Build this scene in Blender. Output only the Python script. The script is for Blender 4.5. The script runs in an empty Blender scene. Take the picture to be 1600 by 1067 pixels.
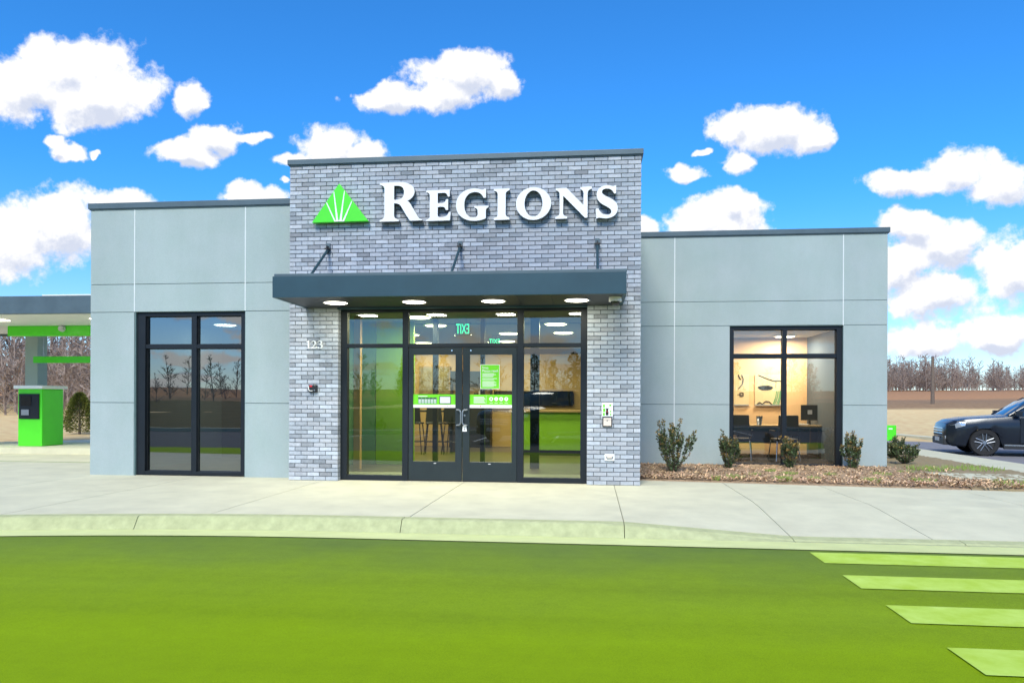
import bpy, bmesh, math, random
from mathutils import Vector, Matrix
random.seed(7)
R = math.radians
sc = bpy.context.scene
col = sc.collection

# ------------------------------------------------------------------ camera
cam_d = bpy.data.cameras.new('camera'); cam = bpy.data.objects.new('camera', cam_d); col.objects.link(cam)
cam_d.sensor_fit = 'HORIZONTAL'; cam_d.sensor_width = 36.0
cam_d.lens = 36.0 * 1143.67 / 1600.0
cam_d.shift_y = 91.97 / 1600.0
cam_d.clip_start = 0.05; cam_d.clip_end = 3000
cam.matrix_world = (Matrix.Translation((0, -11.337, 1.296)) @ Matrix.Rotation(0.1081, 4, 'Z')
                    @ Matrix.Rotation(math.pi / 2, 4, 'X') @ Matrix.Rotation(0.0041, 4, 'Z'))
sc.camera = cam

# ------------------------------------------------------------------ sun and exposure
SUN_EL, SUN_AZ = 42.0, 189.0          # compass-style: azimuth measured from +Y towards +X
az, el = R(SUN_AZ), R(SUN_EL)
sun_dir = Vector((math.sin(az) * math.cos(el), math.cos(az) * math.cos(el), math.sin(el)))
sun_d = bpy.data.lights.new('sun', 'SUN'); sun_d.energy = 2.6; sun_d.angle = R(18); sun_d.color = (1.0, 0.955, 0.83)
sun = bpy.data.objects.new('sun', sun_d); col.objects.link(sun)
sun.rotation_euler = (-sun_dir).to_track_quat('-Z', 'Y').to_euler()
sc.view_settings.view_transform = 'Standard'; sc.view_settings.look = 'None'
sc.view_settings.exposure = 0.45; sc.view_settings.gamma = 1.0
sc.view_settings.use_curve_mapping = False
sc.render.engine = 'CYCLES'
sc.cycles.use_denoising = True
sc.cycles.max_bounces = 8; sc.cycles.transparent_max_bounces = 16
sc.cycles.sample_clamp_indirect = 6.0
sc.cycles.caustics_reflective = False; sc.cycles.caustics_refractive = False

# ------------------------------------------------------------------ sky: Nishita blue with cumulus clouds by direction
CLOUDS = [(-0.7229, 0.4432, 0.1074, 0.0469), (-0.7635, 0.4873, 0.0953, 0.0452), (-0.845, 0.4577, 0.0817, 0.0494), (-0.5792, 0.4281, 0.0273, 0.0296), (-0.5838, 0.3562, 0.0641, 0.0185), (-0.5304, 0.3738, 0.05, 0.0221), (-0.4852, 0.3759, 0.0324, 0.0092), (-0.2903, 0.4211, 0.0621, 0.0215), (-0.2083, 0.424, 0.0673, 0.0302), (-0.1859, 0.455, 0.0758, 0.0302), (-0.1233, 0.4364, 0.023, 0.0229), (-0.3641, 0.3518, 0.0612, 0.0325), (-0.3223, 0.3459, 0.0461, 0.0198), (-0.4299, 0.3403, 0.0377, 0.0127), (-0.7726, 0.2568, 0.0756, 0.0584), (-0.7022, 0.2908, 0.0745, 0.0206), (-0.8543, 0.2301, 0.0819, 0.057), (-0.4772, 0.2915, 0.0523, 0.0165), (-0.4984, 0.3058, 0.0249, 0.0119), (-0.4392, 0.3105, 0.0133, 0.0064), (0.2354, 0.3576, 0.0668, 0.0339), (0.1983, 0.3631, 0.0371, 0.0306), (0.2901, 0.3455, 0.0291, 0.0202), (0.1919, 0.3191, 0.0248, 0.0187), (0.1469, 0.3359, 0.0109, 0.006), (0.1235, 0.3058, 0.0302, 0.0129), (0.1656, 0.2405, 0.0629, 0.0359), (0.1905, 0.2613, 0.0347, 0.0221), (0.0747, 0.2365, 0.0187, 0.0155), (0.4245, 0.287, 0.064, 0.0182), (0.4636, 0.2958, 0.0511, 0.0281), (0.5179, 0.2778, 0.0459, 0.0328), (0.4168, 0.2291, 0.047, 0.0199), (0.4639, 0.2008, 0.0581, 0.0347), (0.4012, 0.1729, 0.0394, 0.0333), (0.4486, 0.1391, 0.0698, 0.0347), (0.5336, 0.1709, 0.0534, 0.0491), (0.4253, 0.0813, 0.0547, 0.0216), (0.5186, 0.0891, 0.0535, 0.0246), (-0.7609, 0.3601, 0.0303, 0.0151), (-0.7812, 0.3749, 0.0203, 0.0113), (-0.7225, 0.356, 0.01, 0.0066)]
SKY_STRENGTH = 0.11
SKY_TINT = (0.27, 0.97, 1.58, 1)
CLOUD_LEVEL = 7.4
def build_world():
    w = bpy.data.worlds.new('World'); sc.world = w; w.use_nodes = True
    nt = w.node_tree; nt.nodes.clear(); N = nt.nodes.new; L = nt.links.new
    out = N('ShaderNodeOutputWorld'); bg = N('ShaderNodeBackground'); bg.inputs[1].default_value = SKY_STRENGTH
    L(bg.outputs[0], out.inputs[0])
    sky = N('ShaderNodeTexSky'); sky.sky_type = 'NISHITA'; sky.sun_disc = False
    sky.sun_elevation = R(SUN_EL); sky.sun_rotation = R(SUN_AZ); sky.altitude = 300; sky.air_density = 1.0
    sky.dust_density = 0.2; sky.ozone_density = 3.0
    tint = N('ShaderNodeMix'); tint.data_type = 'RGBA'; tint.blend_type = 'MULTIPLY'; tint.inputs[0].default_value = 1
    L(sky.outputs[0], tint.inputs[6]); tint.inputs[7].default_value = SKY_TINT
    def math_(op, a, b=None, c=None, clamp=False):
        n = N('ShaderNodeMath'); n.operation = op; n.use_clamp = clamp
        for i, v in enumerate((a, b, c)):
            if v is None: continue
            if isinstance(v, (int, float)): n.inputs[i].default_value = v
            else: L(v, n.inputs[i])
        return n.outputs[0]
    tc = N('ShaderNodeTexCoord')
    def noise(vec, scale, detail, rough, dist=0.0):
        n = N('ShaderNodeTexNoise'); n.inputs['Scale'].default_value = scale; n.inputs['Detail'].default_value = detail
        n.inputs['Roughness'].default_value = rough; n.inputs['Distortion'].default_value = dist; L(vec, n.inputs['Vector']); return n.outputs
    def density(offset):
        """cloud density in a direction shifted by offset (used twice: here, and a little towards the light)"""
        dv = N('ShaderNodeVectorMath'); dv.operation = 'ADD'; L(tc.outputs['Generated'], dv.inputs[0]); dv.inputs[1].default_value = offset
        vec = dv.outputs[0]; sp = N('ShaderNodeSeparateXYZ'); L(vec, sp.inputs[0]); x, y, z = sp.outputs
        ysafe = math_('MAXIMUM', y, 0.15); u = math_('DIVIDE', x, ysafe); v = math_('DIVIDE', z, ysafe)
        cb = N('ShaderNodeCombineXYZ'); L(u, cb.inputs[0]); L(v, cb.inputs[1])
        wn = noise(cb.outputs[0], 17, 4, 0.55)
        wv = N('ShaderNodeVectorMath'); wv.operation = 'MULTIPLY_ADD'; L(wn['Color'], wv.inputs[0]); wv.inputs[1].default_value = (0.055, 0.034, 0)
        sh = N('ShaderNodeVectorMath'); sh.operation = 'SUBTRACT'; L(cb.outputs[0], sh.inputs[0]); sh.inputs[1].default_value = (0.0275, 0.017, 0)
        L(sh.outputs[0], wv.inputs[2])
        acc = None
        for (cu, cv, a, b) in CLOUDS:
            s = N('ShaderNodeVectorMath'); s.operation = 'MULTIPLY_ADD'; L(wv.outputs[0], s.inputs[0])
            s.inputs[1].default_value = (1 / a, 1 / b, 0); s.inputs[2].default_value = (-cu / a, -cv / b, 0)
            d = N('ShaderNodeVectorMath'); d.operation = 'LENGTH'; L(s.outputs[0], d.inputs[0])
            val = math_('SUBTRACT', 1.0, d.outputs['Value'])
            acc = val if acc is None else math_('SMOOTH_MAX', acc, val, 0.3)
        # elsewhere in the sky: the same kind of clouds, placed by noise
        zz = math_('ADD', math_('MAXIMUM', z, 0.02), 0.12)
        pc = N('ShaderNodeCombineXYZ'); L(math_('DIVIDE', x, zz), pc.inputs[0]); L(math_('DIVIDE', y, zz), pc.inputs[1])
        gen = math_('MULTIPLY_ADD', noise(pc.outputs[0], 1.1, 3, 0.45)[0], 4.5, -2.55)
        inframe = math_('MULTIPLY', math_('LESS_THAN', math_('ABSOLUTE', math_('ADD', u, 0.12)), 0.8),
                        math_('MULTIPLY', math_('GREATER_THAN', y, 0.2), math_('LESS_THAN', v, 0.56)))
        base = math_('ADD', math_('MULTIPLY', acc, inframe), math_('MULTIPLY', gen, math_('SUBTRACT', 1.0, inframe)))
        f1 = noise(vec, 13, 12, 0.62, 0.1)[0]; f2 = noise(vec, 46, 7, 0.6)[0]
        return math_('ADD', base, math_('ADD', math_('MULTIPLY_ADD', f1, 2.0, -0.86), math_('MULTIPLY_ADD', f2, 0.9, -0.45))), z
    d0, z = density((0, 0, 0))
    d1, _ = density((-0.006, 0.0, 0.016))
    mr = N('ShaderNodeMapRange'); mr.interpolation_type = 'SMOOTHSTEP'; mr.inputs[1].default_value = 0.0; mr.inputs[2].default_value = 0.42; L(d0, mr.inputs[0])
    lit = N('ShaderNodeMapRange'); lit.interpolation_type = 'SMOOTHSTEP'; lit.inputs[1].default_value = -0.55; lit.inputs[2].default_value = 0.16
    L(math_('SUBTRACT', d0, d1), lit.inputs[0])
    cm = N('ShaderNodeMix'); cm.data_type = 'RGBA'; L(lit.outputs[0], cm.inputs[0])
    cm.inputs[6].default_value = (CLOUD_LEVEL * 0.62, CLOUD_LEVEL * 0.67, CLOUD_LEVEL * 0.80, 1)
    cm.inputs[7].default_value = (CLOUD_LEVEL * 1.01, CLOUD_LEVEL, CLOUD_LEVEL, 1)
    # paler, hazier air towards the horizon
    hz = N('ShaderNodeMapRange'); hz.interpolation_type = 'SMOOTHSTEP'; hz.inputs[1].default_value = 0.0; hz.inputs[2].default_value = 0.30; L(z, hz.inputs[0])
    hm = N('ShaderNodeMix'); hm.data_type = 'RGBA'; L(hz.outputs[0], hm.inputs[0]); hm.inputs[6].default_value = (0.80, 0.98, 1.22, 1); hm.inputs[7].default_value = SKY_TINT
    L(hm.outputs[2], tint.inputs[7])
    fin = N('ShaderNodeMix'); fin.data_type = 'RGBA'
    L(math_('MULTIPLY', mr.outputs[0], math_('GREATER_THAN', z, 0.0)), fin.inputs[0])
    L(tint.outputs[2], fin.inputs[6]); L(cm.outputs[2], fin.inputs[7])
    L(fin.outputs[2], bg.inputs[0])
build_world()

# ------------------------------------------------------------------ helpers
def lin(c):
    return tuple(((v / 255) / 12.92 if v / 255 <= 0.04045 else ((v / 255 + 0.055) / 1.055) ** 2.4) for v in c) + (1,)
MATS = {}
def mat(name, c, rough=0.6, var=0.0, scale=8.0, bump=0.0, bscale=60.0, metal=0.0, spec=0.5, c2=None, detail=5, attr=None, wear=None, emit=None):
    """Procedural principled surface: base colour varied by noise, optional bump."""
    m = bpy.data.materials.new(name); m.use_nodes = True; nt = m.node_tree; N = nt.nodes.new; L = nt.links.new
    b = nt.nodes['Principled BSDF']; b.inputs['Roughness'].default_value = rough; b.inputs['Metallic'].default_value = metal
    b.inputs['Specular IOR Level'].default_value = spec
    c = tuple(c[:3]) + (1,)
    tc = N('ShaderNodeTexCoord')
    cur = None
    if var > 0 or c2 is not None:
        n = N('ShaderNodeTexNoise'); n.inputs['Scale'].default_value = scale; n.inputs['Detail'].default_value = detail; n.inputs['Roughness'].default_value = 0.6
        L(tc.outputs['Object'], n.inputs['Vector'])
        mx = N('ShaderNodeMix'); mx.data_type = 'RGBA'
        if c2 is None:
            mx.inputs[6].default_value = tuple(v * (1 - var) for v in c[:3]) + (1,); mx.inputs[7].default_value = tuple(min(1, v * (1 + var)) for v in c[:3]) + (1,)
        else:
            mx.inputs[6].default_value = c; mx.inputs[7].default_value = tuple(c2[:3]) + (1,)
        mr = N('ShaderNodeMapRange'); mr.inputs[1].default_value = 0.3; mr.inputs[2].default_value = 0.7; L(n.outputs[0], mr.inputs[0]); L(mr.outputs[0], mx.inputs[0])
        cur = mx.outputs[2]
    if attr:
        a = N('ShaderNodeAttribute'); a.attribute_name = attr
        mm = N('ShaderNodeMix'); mm.data_type = 'RGBA'; mm.blend_type = 'MULTIPLY'; mm.inputs[0].default_value = 1
        if cur is None: mm.inputs[6].default_value = c
        else: L(cur, mm.inputs[6])
        L(a.outputs['Color'], mm.inputs[7]); cur = mm.outputs[2]
    if cur is None: b.inputs['Base Color'].default_value = c
    else: L(cur, b.inputs['Base Color'])
    if bump > 0:
        n2 = N('ShaderNodeTexNoise'); n2.inputs['Scale'].default_value = bscale; n2.inputs['Detail'].default_value = 6
        L(tc.outputs['Object'], n2.inputs['Vector'])
        bp = N('ShaderNodeBump'); bp.inputs['Strength'].default_value = bump; bp.inputs['Distance'].default_value = 0.01
        L(n2.outputs[0], bp.inputs['Height']); L(bp.outputs[0], b.inputs['Normal'])
    if emit:
        b.inputs['Emission Color'].default_value = tuple(emit[0][:3]) + (1,); b.inputs['Emission Strength'].default_value = emit[1]
    MATS[name] = m
    return m
def glass(name, tint, refl=1.0, base=0.05):
    m = bpy.data.materials.new(name); m.use_nodes = True; nt = m.node_tree; nt.nodes.clear(); N = nt.nodes.new; L = nt.links.new
    o = N('ShaderNodeOutputMaterial'); mx = N('ShaderNodeMixShader'); t = N('ShaderNodeBsdfTransparent'); g = N('ShaderNodeBsdfGlossy')
    t.inputs[0].default_value = tint + (1,); g.inputs['Roughness'].default_value = 0.0; g.inputs['Color'].default_value = (0.92, 0.97, 1, 1)
    f = N('ShaderNodeFresnel'); f.inputs[0].default_value = 1.5
    ma = N('ShaderNodeMath'); ma.operation = 'MULTIPLY_ADD'; ma.use_clamp = True; L(f.outputs[0], ma.inputs[0]); ma.inputs[1].default_value = refl; ma.inputs[2].default_value = base
    # faint pillowing of insulated panes
    tc = N('ShaderNodeTexCoord'); n = N('ShaderNodeTexNoise'); n.inputs['Scale'].default_value = 0.9; L(tc.outputs['Object'], n.inputs['Vector'])
    bp = N('ShaderNodeBump'); bp.inputs['Strength'].default_value = 0.02; bp.inputs['Distance'].default_value = 0.05; L(n.outputs[0], bp.inputs['Height']); L(bp.outputs[0], g.inputs['Normal'])
    L(ma.outputs[0], mx.inputs[0]); L(t.outputs[0], mx.inputs[1]); L(g.outputs[0], mx.inputs[2]); L(mx.outputs[0], o.inputs[0])
    MATS[name] = m; return m

class MB:
    def __init__(s): s.v = []; s.f = []; s.m = []; s.c = None
    def quad(s, pts, mi=0):
        i = len(s.v); s.v += [tuple(p) for p in pts]; s.f.append(tuple(range(i, i + len(pts)))); s.m.append(mi)
    def box(s, x0, x1, y0, y1, z0, z1, mi=0):
        i = len(s.v)
        s.v += [(x0, y0, z0), (x1, y0, z0), (x1, y1, z0), (x0, y1, z0), (x0, y0, z1), (x1, y0, z1), (x1, y1, z1), (x0, y1, z1)]
        for q in ((0, 3, 2, 1), (4, 5, 6, 7), (0, 1, 5, 4), (1, 2, 6, 5), (2, 3, 7, 6), (3, 0, 4, 7)):
            s.f.append(tuple(i + k for k in q)); s.m.append(mi)
        return s
    def tube(s, p0, p1, r0, r1=None, n=10, mi=0, cap=True):
        r1 = r0 if r1 is None else r1
        p0, p1 = Vector(p0), Vector(p1); d = (p1 - p0).normalized()
        a = d.orthogonal().normalized(); b = d.cross(a)
        i = len(s.v)
        for p, r in ((p0, r0), (p1, r1)):
            for k in range(n):
                t = 2 * math.pi * k / n; s.v.append(tuple(p + a * (r * math.cos(t)) + b * (r * math.sin(t))))
        for k in range(n):
            k2 = (k + 1) % n; s.f.append((i + k, i + k2, i + n + k2, i + n + k)); s.m.append(mi)
        if cap:
            s.f.append(tuple(i + k for k in reversed(range(n)))); s.m.append(mi)
            s.f.append(tuple(i + n + k for k in range(n))); s.m.append(mi)
        return s
    def path(s, pts, r, n=8, mi=0):
        for a, b in zip(pts[:-1], pts[1:]): s.tube(a, b, r, r, n, mi)
        return s
    def prism(s, poly, h0, h1, fn, mi=0, side=None):
        """poly 2D (ccw) extruded between h0 and h1; fn(u, v, h) gives the point."""
        n = len(poly); i = len(s.v)
        for h in (h0, h1): s.v += [tuple(fn(u, v, h)) for u, v in poly]
        s.f.append(tuple(i + k for k in range(n))); s.m.append(mi)
        s.f.append(tuple(i + n + k for k in reversed(range(n)))); s.m.append(mi)
        for k in range(n):
            k2 = (k + 1) % n; s.f.append((i + k2, i + k, i + n + k, i + n + k2)); s.m.append(mi if side is None else side)
        return s
    def grid(s, xs, ys, fz, mi=0):
        i = len(s.v); nx = len(xs)
        for y in ys:
            for x in xs: s.v.append((x, y, fz(x, y)))
        for a in range(len(ys) - 1):
            for b in range(nx - 1):
                k = i + a * nx + b; s.f.append((k, k + 1, k + 1 + nx, k + nx)); s.m.append(mi)
        return s
    def build(s, name, mats, parent=None, bevel=0.0, smooth=False, local=False, fixn=True):
        me = bpy.data.meshes.new(name)
        off = Vector((0, 0, 0))
        if parent is not None and not local:
            q = parent
            while q is not None: off += q.location; q = q.parent
        me.from_pydata([(v[0] - off.x, v[1] - off.y, v[2] - off.z) for v in s.v], [], s.f)
        if not isinstance(mats, (list, tuple)): mats = [mats]
        for m in mats: me.materials.append(MATS[m] if isinstance(m, str) else m)
        me.polygons.foreach_set('material_index', s.m)
        if fixn or bevel:
            bm = bmesh.new(); bm.from_mesh(me)
            bmesh.ops.remove_doubles(bm, verts=bm.verts, dist=1e-5) if bevel or smooth else None
            if fixn: bmesh.ops.recalc_face_normals(bm, faces=bm.faces)
            if bevel: bmesh.ops.bevel(bm, geom=[e for e in bm.edges if e.calc_face_angle(0) > 0.5], offset=bevel, segments=2, affect='EDGES', profile=0.6, clamp_overlap=True)
            bm.to_mesh(me); bm.free()
        if smooth:
            me.polygons.foreach_set('use_smooth', [True] * len(me.polygons))
            try: me.set_sharp_from_angle(angle=R(40))
            except Exception: pass
        if s.c is not None:
            at = me.color_attributes.new('tone', 'FLOAT_COLOR', 'POINT')
            at.data.foreach_set('color', [k for c in s.c for k in c])
        me.update()
        o = bpy.data.objects.new(name, me); col.objects.link(o)
        if parent is not None: o.parent = parent
        return o
def tag(o, label=None, cat=None, group=None, kind=None):
    if label: o['label'] = label
    if cat: o['category'] = cat
    if group: o['group'] = group
    if kind: o['kind'] = kind
    return o
def thing(name, label, cat, loc=(0, 0, 0), rz=0.0, group=None):
    o = bpy.data.objects.new(name, None); col.objects.link(o); o.location = loc; o.rotation_euler = (0, 0, rz); o.empty_display_size = 0.1
    return tag(o, label, cat, group)
def copy_tree(o, parent=None, loc=None, rz=None, label=None):
    c = o.copy(); col.objects.link(c); c.parent = parent
    if loc is not None: c.location = loc
    if rz is not None: c.rotation_euler = (0, 0, rz)
    if label: c['label'] = label
    for ch in list(o.children): copy_tree(ch, c)
    return c
def text_mesh(txt, size, depth=0.002):
    cu = bpy.data.curves.new('t', 'FONT'); cu.body = txt; cu.size = size; cu.extrude = depth; cu.resolution_u = 3
    o = bpy.data.objects.new('t', cu); col.objects.link(o)
    bpy.context.view_layer.update()
    me = bpy.data.meshes.new_from_object(o.evaluated_get(bpy.context.evaluated_depsgraph_get()))
    bpy.data.objects.remove(o); bpy.data.curves.remove(cu)
    return me
def text_obj(name, txt, size, m, parent, loc, rot=(math.pi / 2, 0, 0), depth=0.002, width=None):
    """Flat lettering; width stretches it to a measured width. loc is relative to parent."""
    me = text_mesh(txt, size, depth); me.materials.clear(); me.materials.append(MATS[m])
    o = bpy.data.objects.new(name, me); col.objects.link(o); o.parent = parent; o.location = loc; o.rotation_euler = rot
    if width:
        xs = [v.co.x for v in me.vertices]; o.scale = (width / (max(xs) - min(xs)), 1, 1)
    return o
def clamp(t, a=0.0, b=1.0): return max(a, min(b, t))
def frange(a, b, n): return [a + (b - a) * i / (n - 1) for i in range(n)]

# ------------------------------------------------------------------ materials
def brick_material():
    m = mat('brick', (0.385, 0.415, 0.46), rough=0.8, var=0.14, scale=18, bump=0.35, bscale=90, attr='tone'); return m
brick_material()
mat('mortar', (0.105, 0.12, 0.135), rough=0.95, var=0.25, scale=14, bump=0.4, bscale=120)
def stucco_mat():
    m = mat('stucco', (0.375, 0.46, 0.445), rough=0.92, c2=(0.415, 0.485, 0.485), scale=1.6, bump=0.5, bscale=240, detail=9, spec=0.2)
    nt = m.node_tree; N = nt.nodes.new; L = nt.links.new; b = nt.nodes['Principled BSDF']
    src = b.inputs['Base Color'].links[0].from_socket; tc = N('ShaderNodeTexCoord')
    mp = N('ShaderNodeMapping'); mp.inputs['Scale'].default_value = (1.1, 1.1, 0.30); L(tc.outputs['Object'], mp.inputs['Vector'])
    n = N('ShaderNodeTexNoise'); n.inputs['Scale'].default_value = 1.0; n.inputs['Detail'].default_value = 8; n.inputs['Roughness'].default_value = 0.65; L(mp.outputs[0], n.inputs['Vector'])
    g = N('ShaderNodeTexNoise'); g.inputs['Scale'].default_value = 110; g.inputs['Detail'].default_value = 4; L(tc.outputs['Object'], g.inputs['Vector'])
    r1 = N('ShaderNodeMapRange'); r1.inputs[1].default_value = 0.35; r1.inputs[2].default_value = 0.75; r1.inputs[3].default_value = 1.03; r1.inputs[4].default_value = 0.91; L(n.outputs[0], r1.inputs[0])
    r2 = N('ShaderNodeMapRange'); r2.inputs[1].default_value = 0.3; r2.inputs[2].default_value = 0.7; r2.inputs[3].default_value = 0.93; r2.inputs[4].default_value = 1.06; L(g.outputs[0], r2.inputs[0])
    mu = N('ShaderNodeMath'); mu.operation = 'MULTIPLY'; L(r1.outputs[0], mu.inputs[0]); L(r2.outputs[0], mu.inputs[1])
    vm = N('ShaderNodeVectorMath'); vm.operation = 'SCALE'; L(src, vm.inputs[0]); L(mu.outputs[0], vm.inputs['Scale']); L(vm.outputs[0], b.inputs['Base Color'])
stucco_mat()
mat('joint_dark', (0.12, 0.19, 0.19), rough=0.9, var=0.1)
mat('joint_light', (0.68, 0.72, 0.72), rough=0.7, var=0.05)
mat('coping', (0.085, 0.125, 0.145), rough=0.45, var=0.12, scale=3, metal=0.2)
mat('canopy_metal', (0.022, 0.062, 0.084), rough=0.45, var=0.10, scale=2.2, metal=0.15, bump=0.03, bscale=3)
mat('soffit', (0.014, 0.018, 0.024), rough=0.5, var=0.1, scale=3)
mat('frame', (0.016, 0.021, 0.027), rough=0.45, spec=0.3, var=0.08, scale=4, metal=0.25)
mat('door_metal', (0.022, 0.032, 0.036), rough=0.45, spec=0.35, var=0.1, scale=3, metal=0.2)
mat('black', (0.012, 0.013, 0.015), rough=0.45, var=0.1)
mat('rubber', (0.018, 0.018, 0.019), rough=0.85, var=0.2, scale=30)
mat('chrome', (0.75, 0.77, 0.8), rough=0.18, metal=1.0)
mat('steel', (0.35, 0.37, 0.40), rough=0.35, metal=0.9, var=0.06)
mat('white_paint', (0.82, 0.83, 0.82), rough=0.5, var=0.03)
mat('letter_white', (0.88, 0.88, 0.87), rough=0.35, var=0.015, scale=3)
mat('letter_side', (0.10, 0.12, 0.13), rough=0.5, var=0.1)
mat('logo_green', lin((84, 226, 42)), rough=0.32, var=0.04, scale=3)
mat('sign_green', lin((105, 200, 25)), rough=0.45, var=0.03)
mat('red', (0.6, 0.03, 0.04), rough=0.4, var=0.05)
mat('beige', (0.72, 0.62, 0.54), rough=0.5, var=0.04)
mat('concrete', (0.655, 0.625, 0.445), rough=0.88, spec=0.2, var=0.09, scale=2.1, bump=0.25, bscale=150, detail=9)
mat('concrete_kerb', (0.48, 0.50, 0.27), rough=0.9, spec=0.15, var=0.14, scale=9, bump=0.5, bscale=110)
mat('gutter', (0.66, 0.70, 0.32), rough=0.9, spec=0.15, var=0.07, scale=3, bump=0.3, bscale=120)
mat('joint_fill', (0.27, 0.26, 0.20), rough=0.95, var=0.2)
def drive_mat():
    """asphalt with a green tint gradient painted in: olive along the gutter, stronger green further out, speckled aggregate, tyre polish"""
    m = bpy.data.materials.new('asphalt_green'); m.use_nodes = True; nt = m.node_tree; N = nt.nodes.new; L = nt.links.new
    b = nt.nodes['Principled BSDF']; b.inputs['Roughness'].default_value = 0.95; b.inputs['Specular IOR Level'].default_value = 0.12
    tc = N('ShaderNodeTexCoord'); sp = N('ShaderNodeSeparateXYZ'); L(tc.outputs['Object'], sp.inputs[0])
    def nz(scale, detail, rough=0.6, vec=None):
        n = N('ShaderNodeTexNoise'); n.inputs['Scale'].default_value = scale; n.inputs['Detail'].default_value = detail; n.inputs['Roughness'].default_value = rough; L(vec or tc.outputs['Object'], n.inputs['Vector']); return n.outputs[0]
    w = N('ShaderNodeMath'); w.operation = 'MULTIPLY_ADD'; L(nz(1.3, 6), w.inputs[0]); w.inputs[1].default_value = 1.5; L(sp.outputs[1], w.inputs[2])
    mr = N('ShaderNodeMapRange'); mr.inputs[1].default_value = -3.3; mr.inputs[2].default_value = -6.3; L(w.outputs[0], mr.inputs[0])
    cr = N('ShaderNodeValToRGB'); L(mr.outputs[0], cr.inputs[0]); e = cr.color_ramp.elements
    e[0].position = 0; e[0].color = (0.165, 0.245, 0.045, 1); e[1].position = 1; e[1].color = (0.285, 0.43, 0.004, 1)
    q = e.new(0.5); q.color = (0.245, 0.36, 0.018, 1)
    mp = N('ShaderNodeMapping'); mp.inputs['Scale'].default_value = (0.12, 2.2, 1); L(tc.outputs['Object'], mp.inputs['Vector'])
    def rng(x, a, b_, c, d):
        r = N('ShaderNodeMapRange'); r.inputs[1].default_value = a; r.inputs[2].default_value = b_; r.inputs[3].default_value = c; r.inputs[4].default_value = d; L(x, r.inputs[0]); return r.outputs[0]
    def mul(x, y):
        k = N('ShaderNodeMath'); k.operation = 'MULTIPLY'; L(x, k.inputs[0]); L(y, k.inputs[1]); return k.outputs[0]
    k = mul(mul(rng(nz(150, 3), 0.3, 0.7, 0.78, 1.18), rng(nz(1, 6, 0.6, mp.outputs[0]), 0.3, 0.7, 0.90, 1.07)), rng(nz(7, 8, 0.7), 0.25, 0.75, 0.92, 1.07))
    vm = N('ShaderNodeVectorMath'); vm.operation = 'SCALE'; L(cr.outputs[0], vm.inputs[0]); L(k, vm.inputs['Scale']); L(vm.outputs[0], b.inputs['Base Color'])
    bp = N('ShaderNodeBump'); bp.inputs['Strength'].default_value = 0.9; bp.inputs['Distance'].default_value = 0.008; L(nz(260, 5), bp.inputs['Height']); L(bp.outputs[0], b.inputs['Normal'])
    MATS['asphalt_green'] = m
drive_mat()
mat('asphalt', (0.075, 0.075, 0.082), rough=0.92, var=0.2, scale=6, bump=0.6, bscale=160)
mat('paint_line', (0.58, 0.77, 0.15), rough=0.85, spec=0.15, c2=(0.44, 0.62, 0.05), scale=5, bump=0.5, bscale=200, detail=12)
mat('paint_white', (0.7, 0.7, 0.68), rough=0.7, var=0.12, scale=12)
mat('mulch', (0.27, 0.175, 0.10), rough=0.95, c2=(0.48, 0.34, 0.21), scale=38, bump=1.0, bscale=70, detail=10)
mat('chip', (0.42, 0.29, 0.18), rough=0.9, var=0.4, scale=30, attr='tone')
mat('dry_lawn', (0.30, 0.245, 0.12), rough=0.95, c2=(0.36, 0.26, 0.15), scale=4, bump=0.8, bscale=60)
mat('olive_lawn', (0.10, 0.085, 0.035), rough=0.95, c2=(0.15, 0.115, 0.05), scale=0.6, bump=0.6, bscale=30, spec=0.1)
mat('asphalt_worn', (0.24, 0.235, 0.25), rough=0.92, var=0.15, scale=3, bump=0.4, bscale=160, spec=0.2)
mat('weed', (0.22, 0.33, 0.05), rough=0.7, var=0.2, scale=20)
mat('bark', (0.10, 0.075, 0.06), rough=0.9, var=0.25, scale=20, bump=0.5)
mat('twig_hazed', (0.33, 0.26, 0.22), rough=0.95, var=0.3, scale=0.12, spec=0.1)  # distance haze put into the colour by paling it
mat('pole_wood', (0.17, 0.13, 0.10), rough=0.9, var=0.2, scale=9)
mat('wall_inside', (0.66, 0.42, 0.17), rough=0.8, var=0.03, scale=2)
mat('wall_grey', (0.25, 0.28, 0.31), rough=0.8, var=0.04)
mat('wall_dark', (0.065, 0.08, 0.095), rough=0.8, var=0.08)
mat('wall_lime', (0.25, 0.52, 0.03), rough=0.6, var=0.03)
mat('wall_sage', (0.14, 0.34, 0.16), rough=0.7, var=0.04)
mat('ceiling', (0.42, 0.44, 0.46), rough=0.9, var=0.03)
mat('floor_tile', (0.13, 0.105, 0.07), rough=0.3, var=0.08, scale=3)
mat('floor_light', (0.42, 0.44, 0.30), rough=0.7, var=0.06)
mat('dark_sheet', (0.028, 0.03, 0.036), rough=1.0, var=0.2, scale=40, spec=0.1)
mat('wall_peach', (0.72, 0.45, 0.22), rough=0.8, var=0.03, scale=2)
mat('floor_dark', (0.10, 0.10, 0.10), rough=0.5, var=0.1)
mat('wood', (0.42, 0.28, 0.13), rough=0.5, var=0.18, scale=6)
mat('paper', (0.75, 0.74, 0.7), rough=0.8, var=0.02)
mat('screen', (0.01, 0.012, 0.016), rough=0.12, var=0.05)
mat('lamp_white', (0.9, 0.9, 0.85), rough=0.5, emit=((1.0, 0.94, 0.74), 9.0))
mat('lamp_warm', (0.9, 0.85, 0.75), rough=0.5, emit=((1.0, 0.86, 0.62), 9.0))
mat('exit_green', (0.02, 0.5, 0.2), rough=0.4, emit=((0.05, 0.9, 0.42), 2.2))
mat('car_paint', (0.018, 0.024, 0.034), rough=0.22, var=0.06, scale=1.5, metal=0.3)
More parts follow.
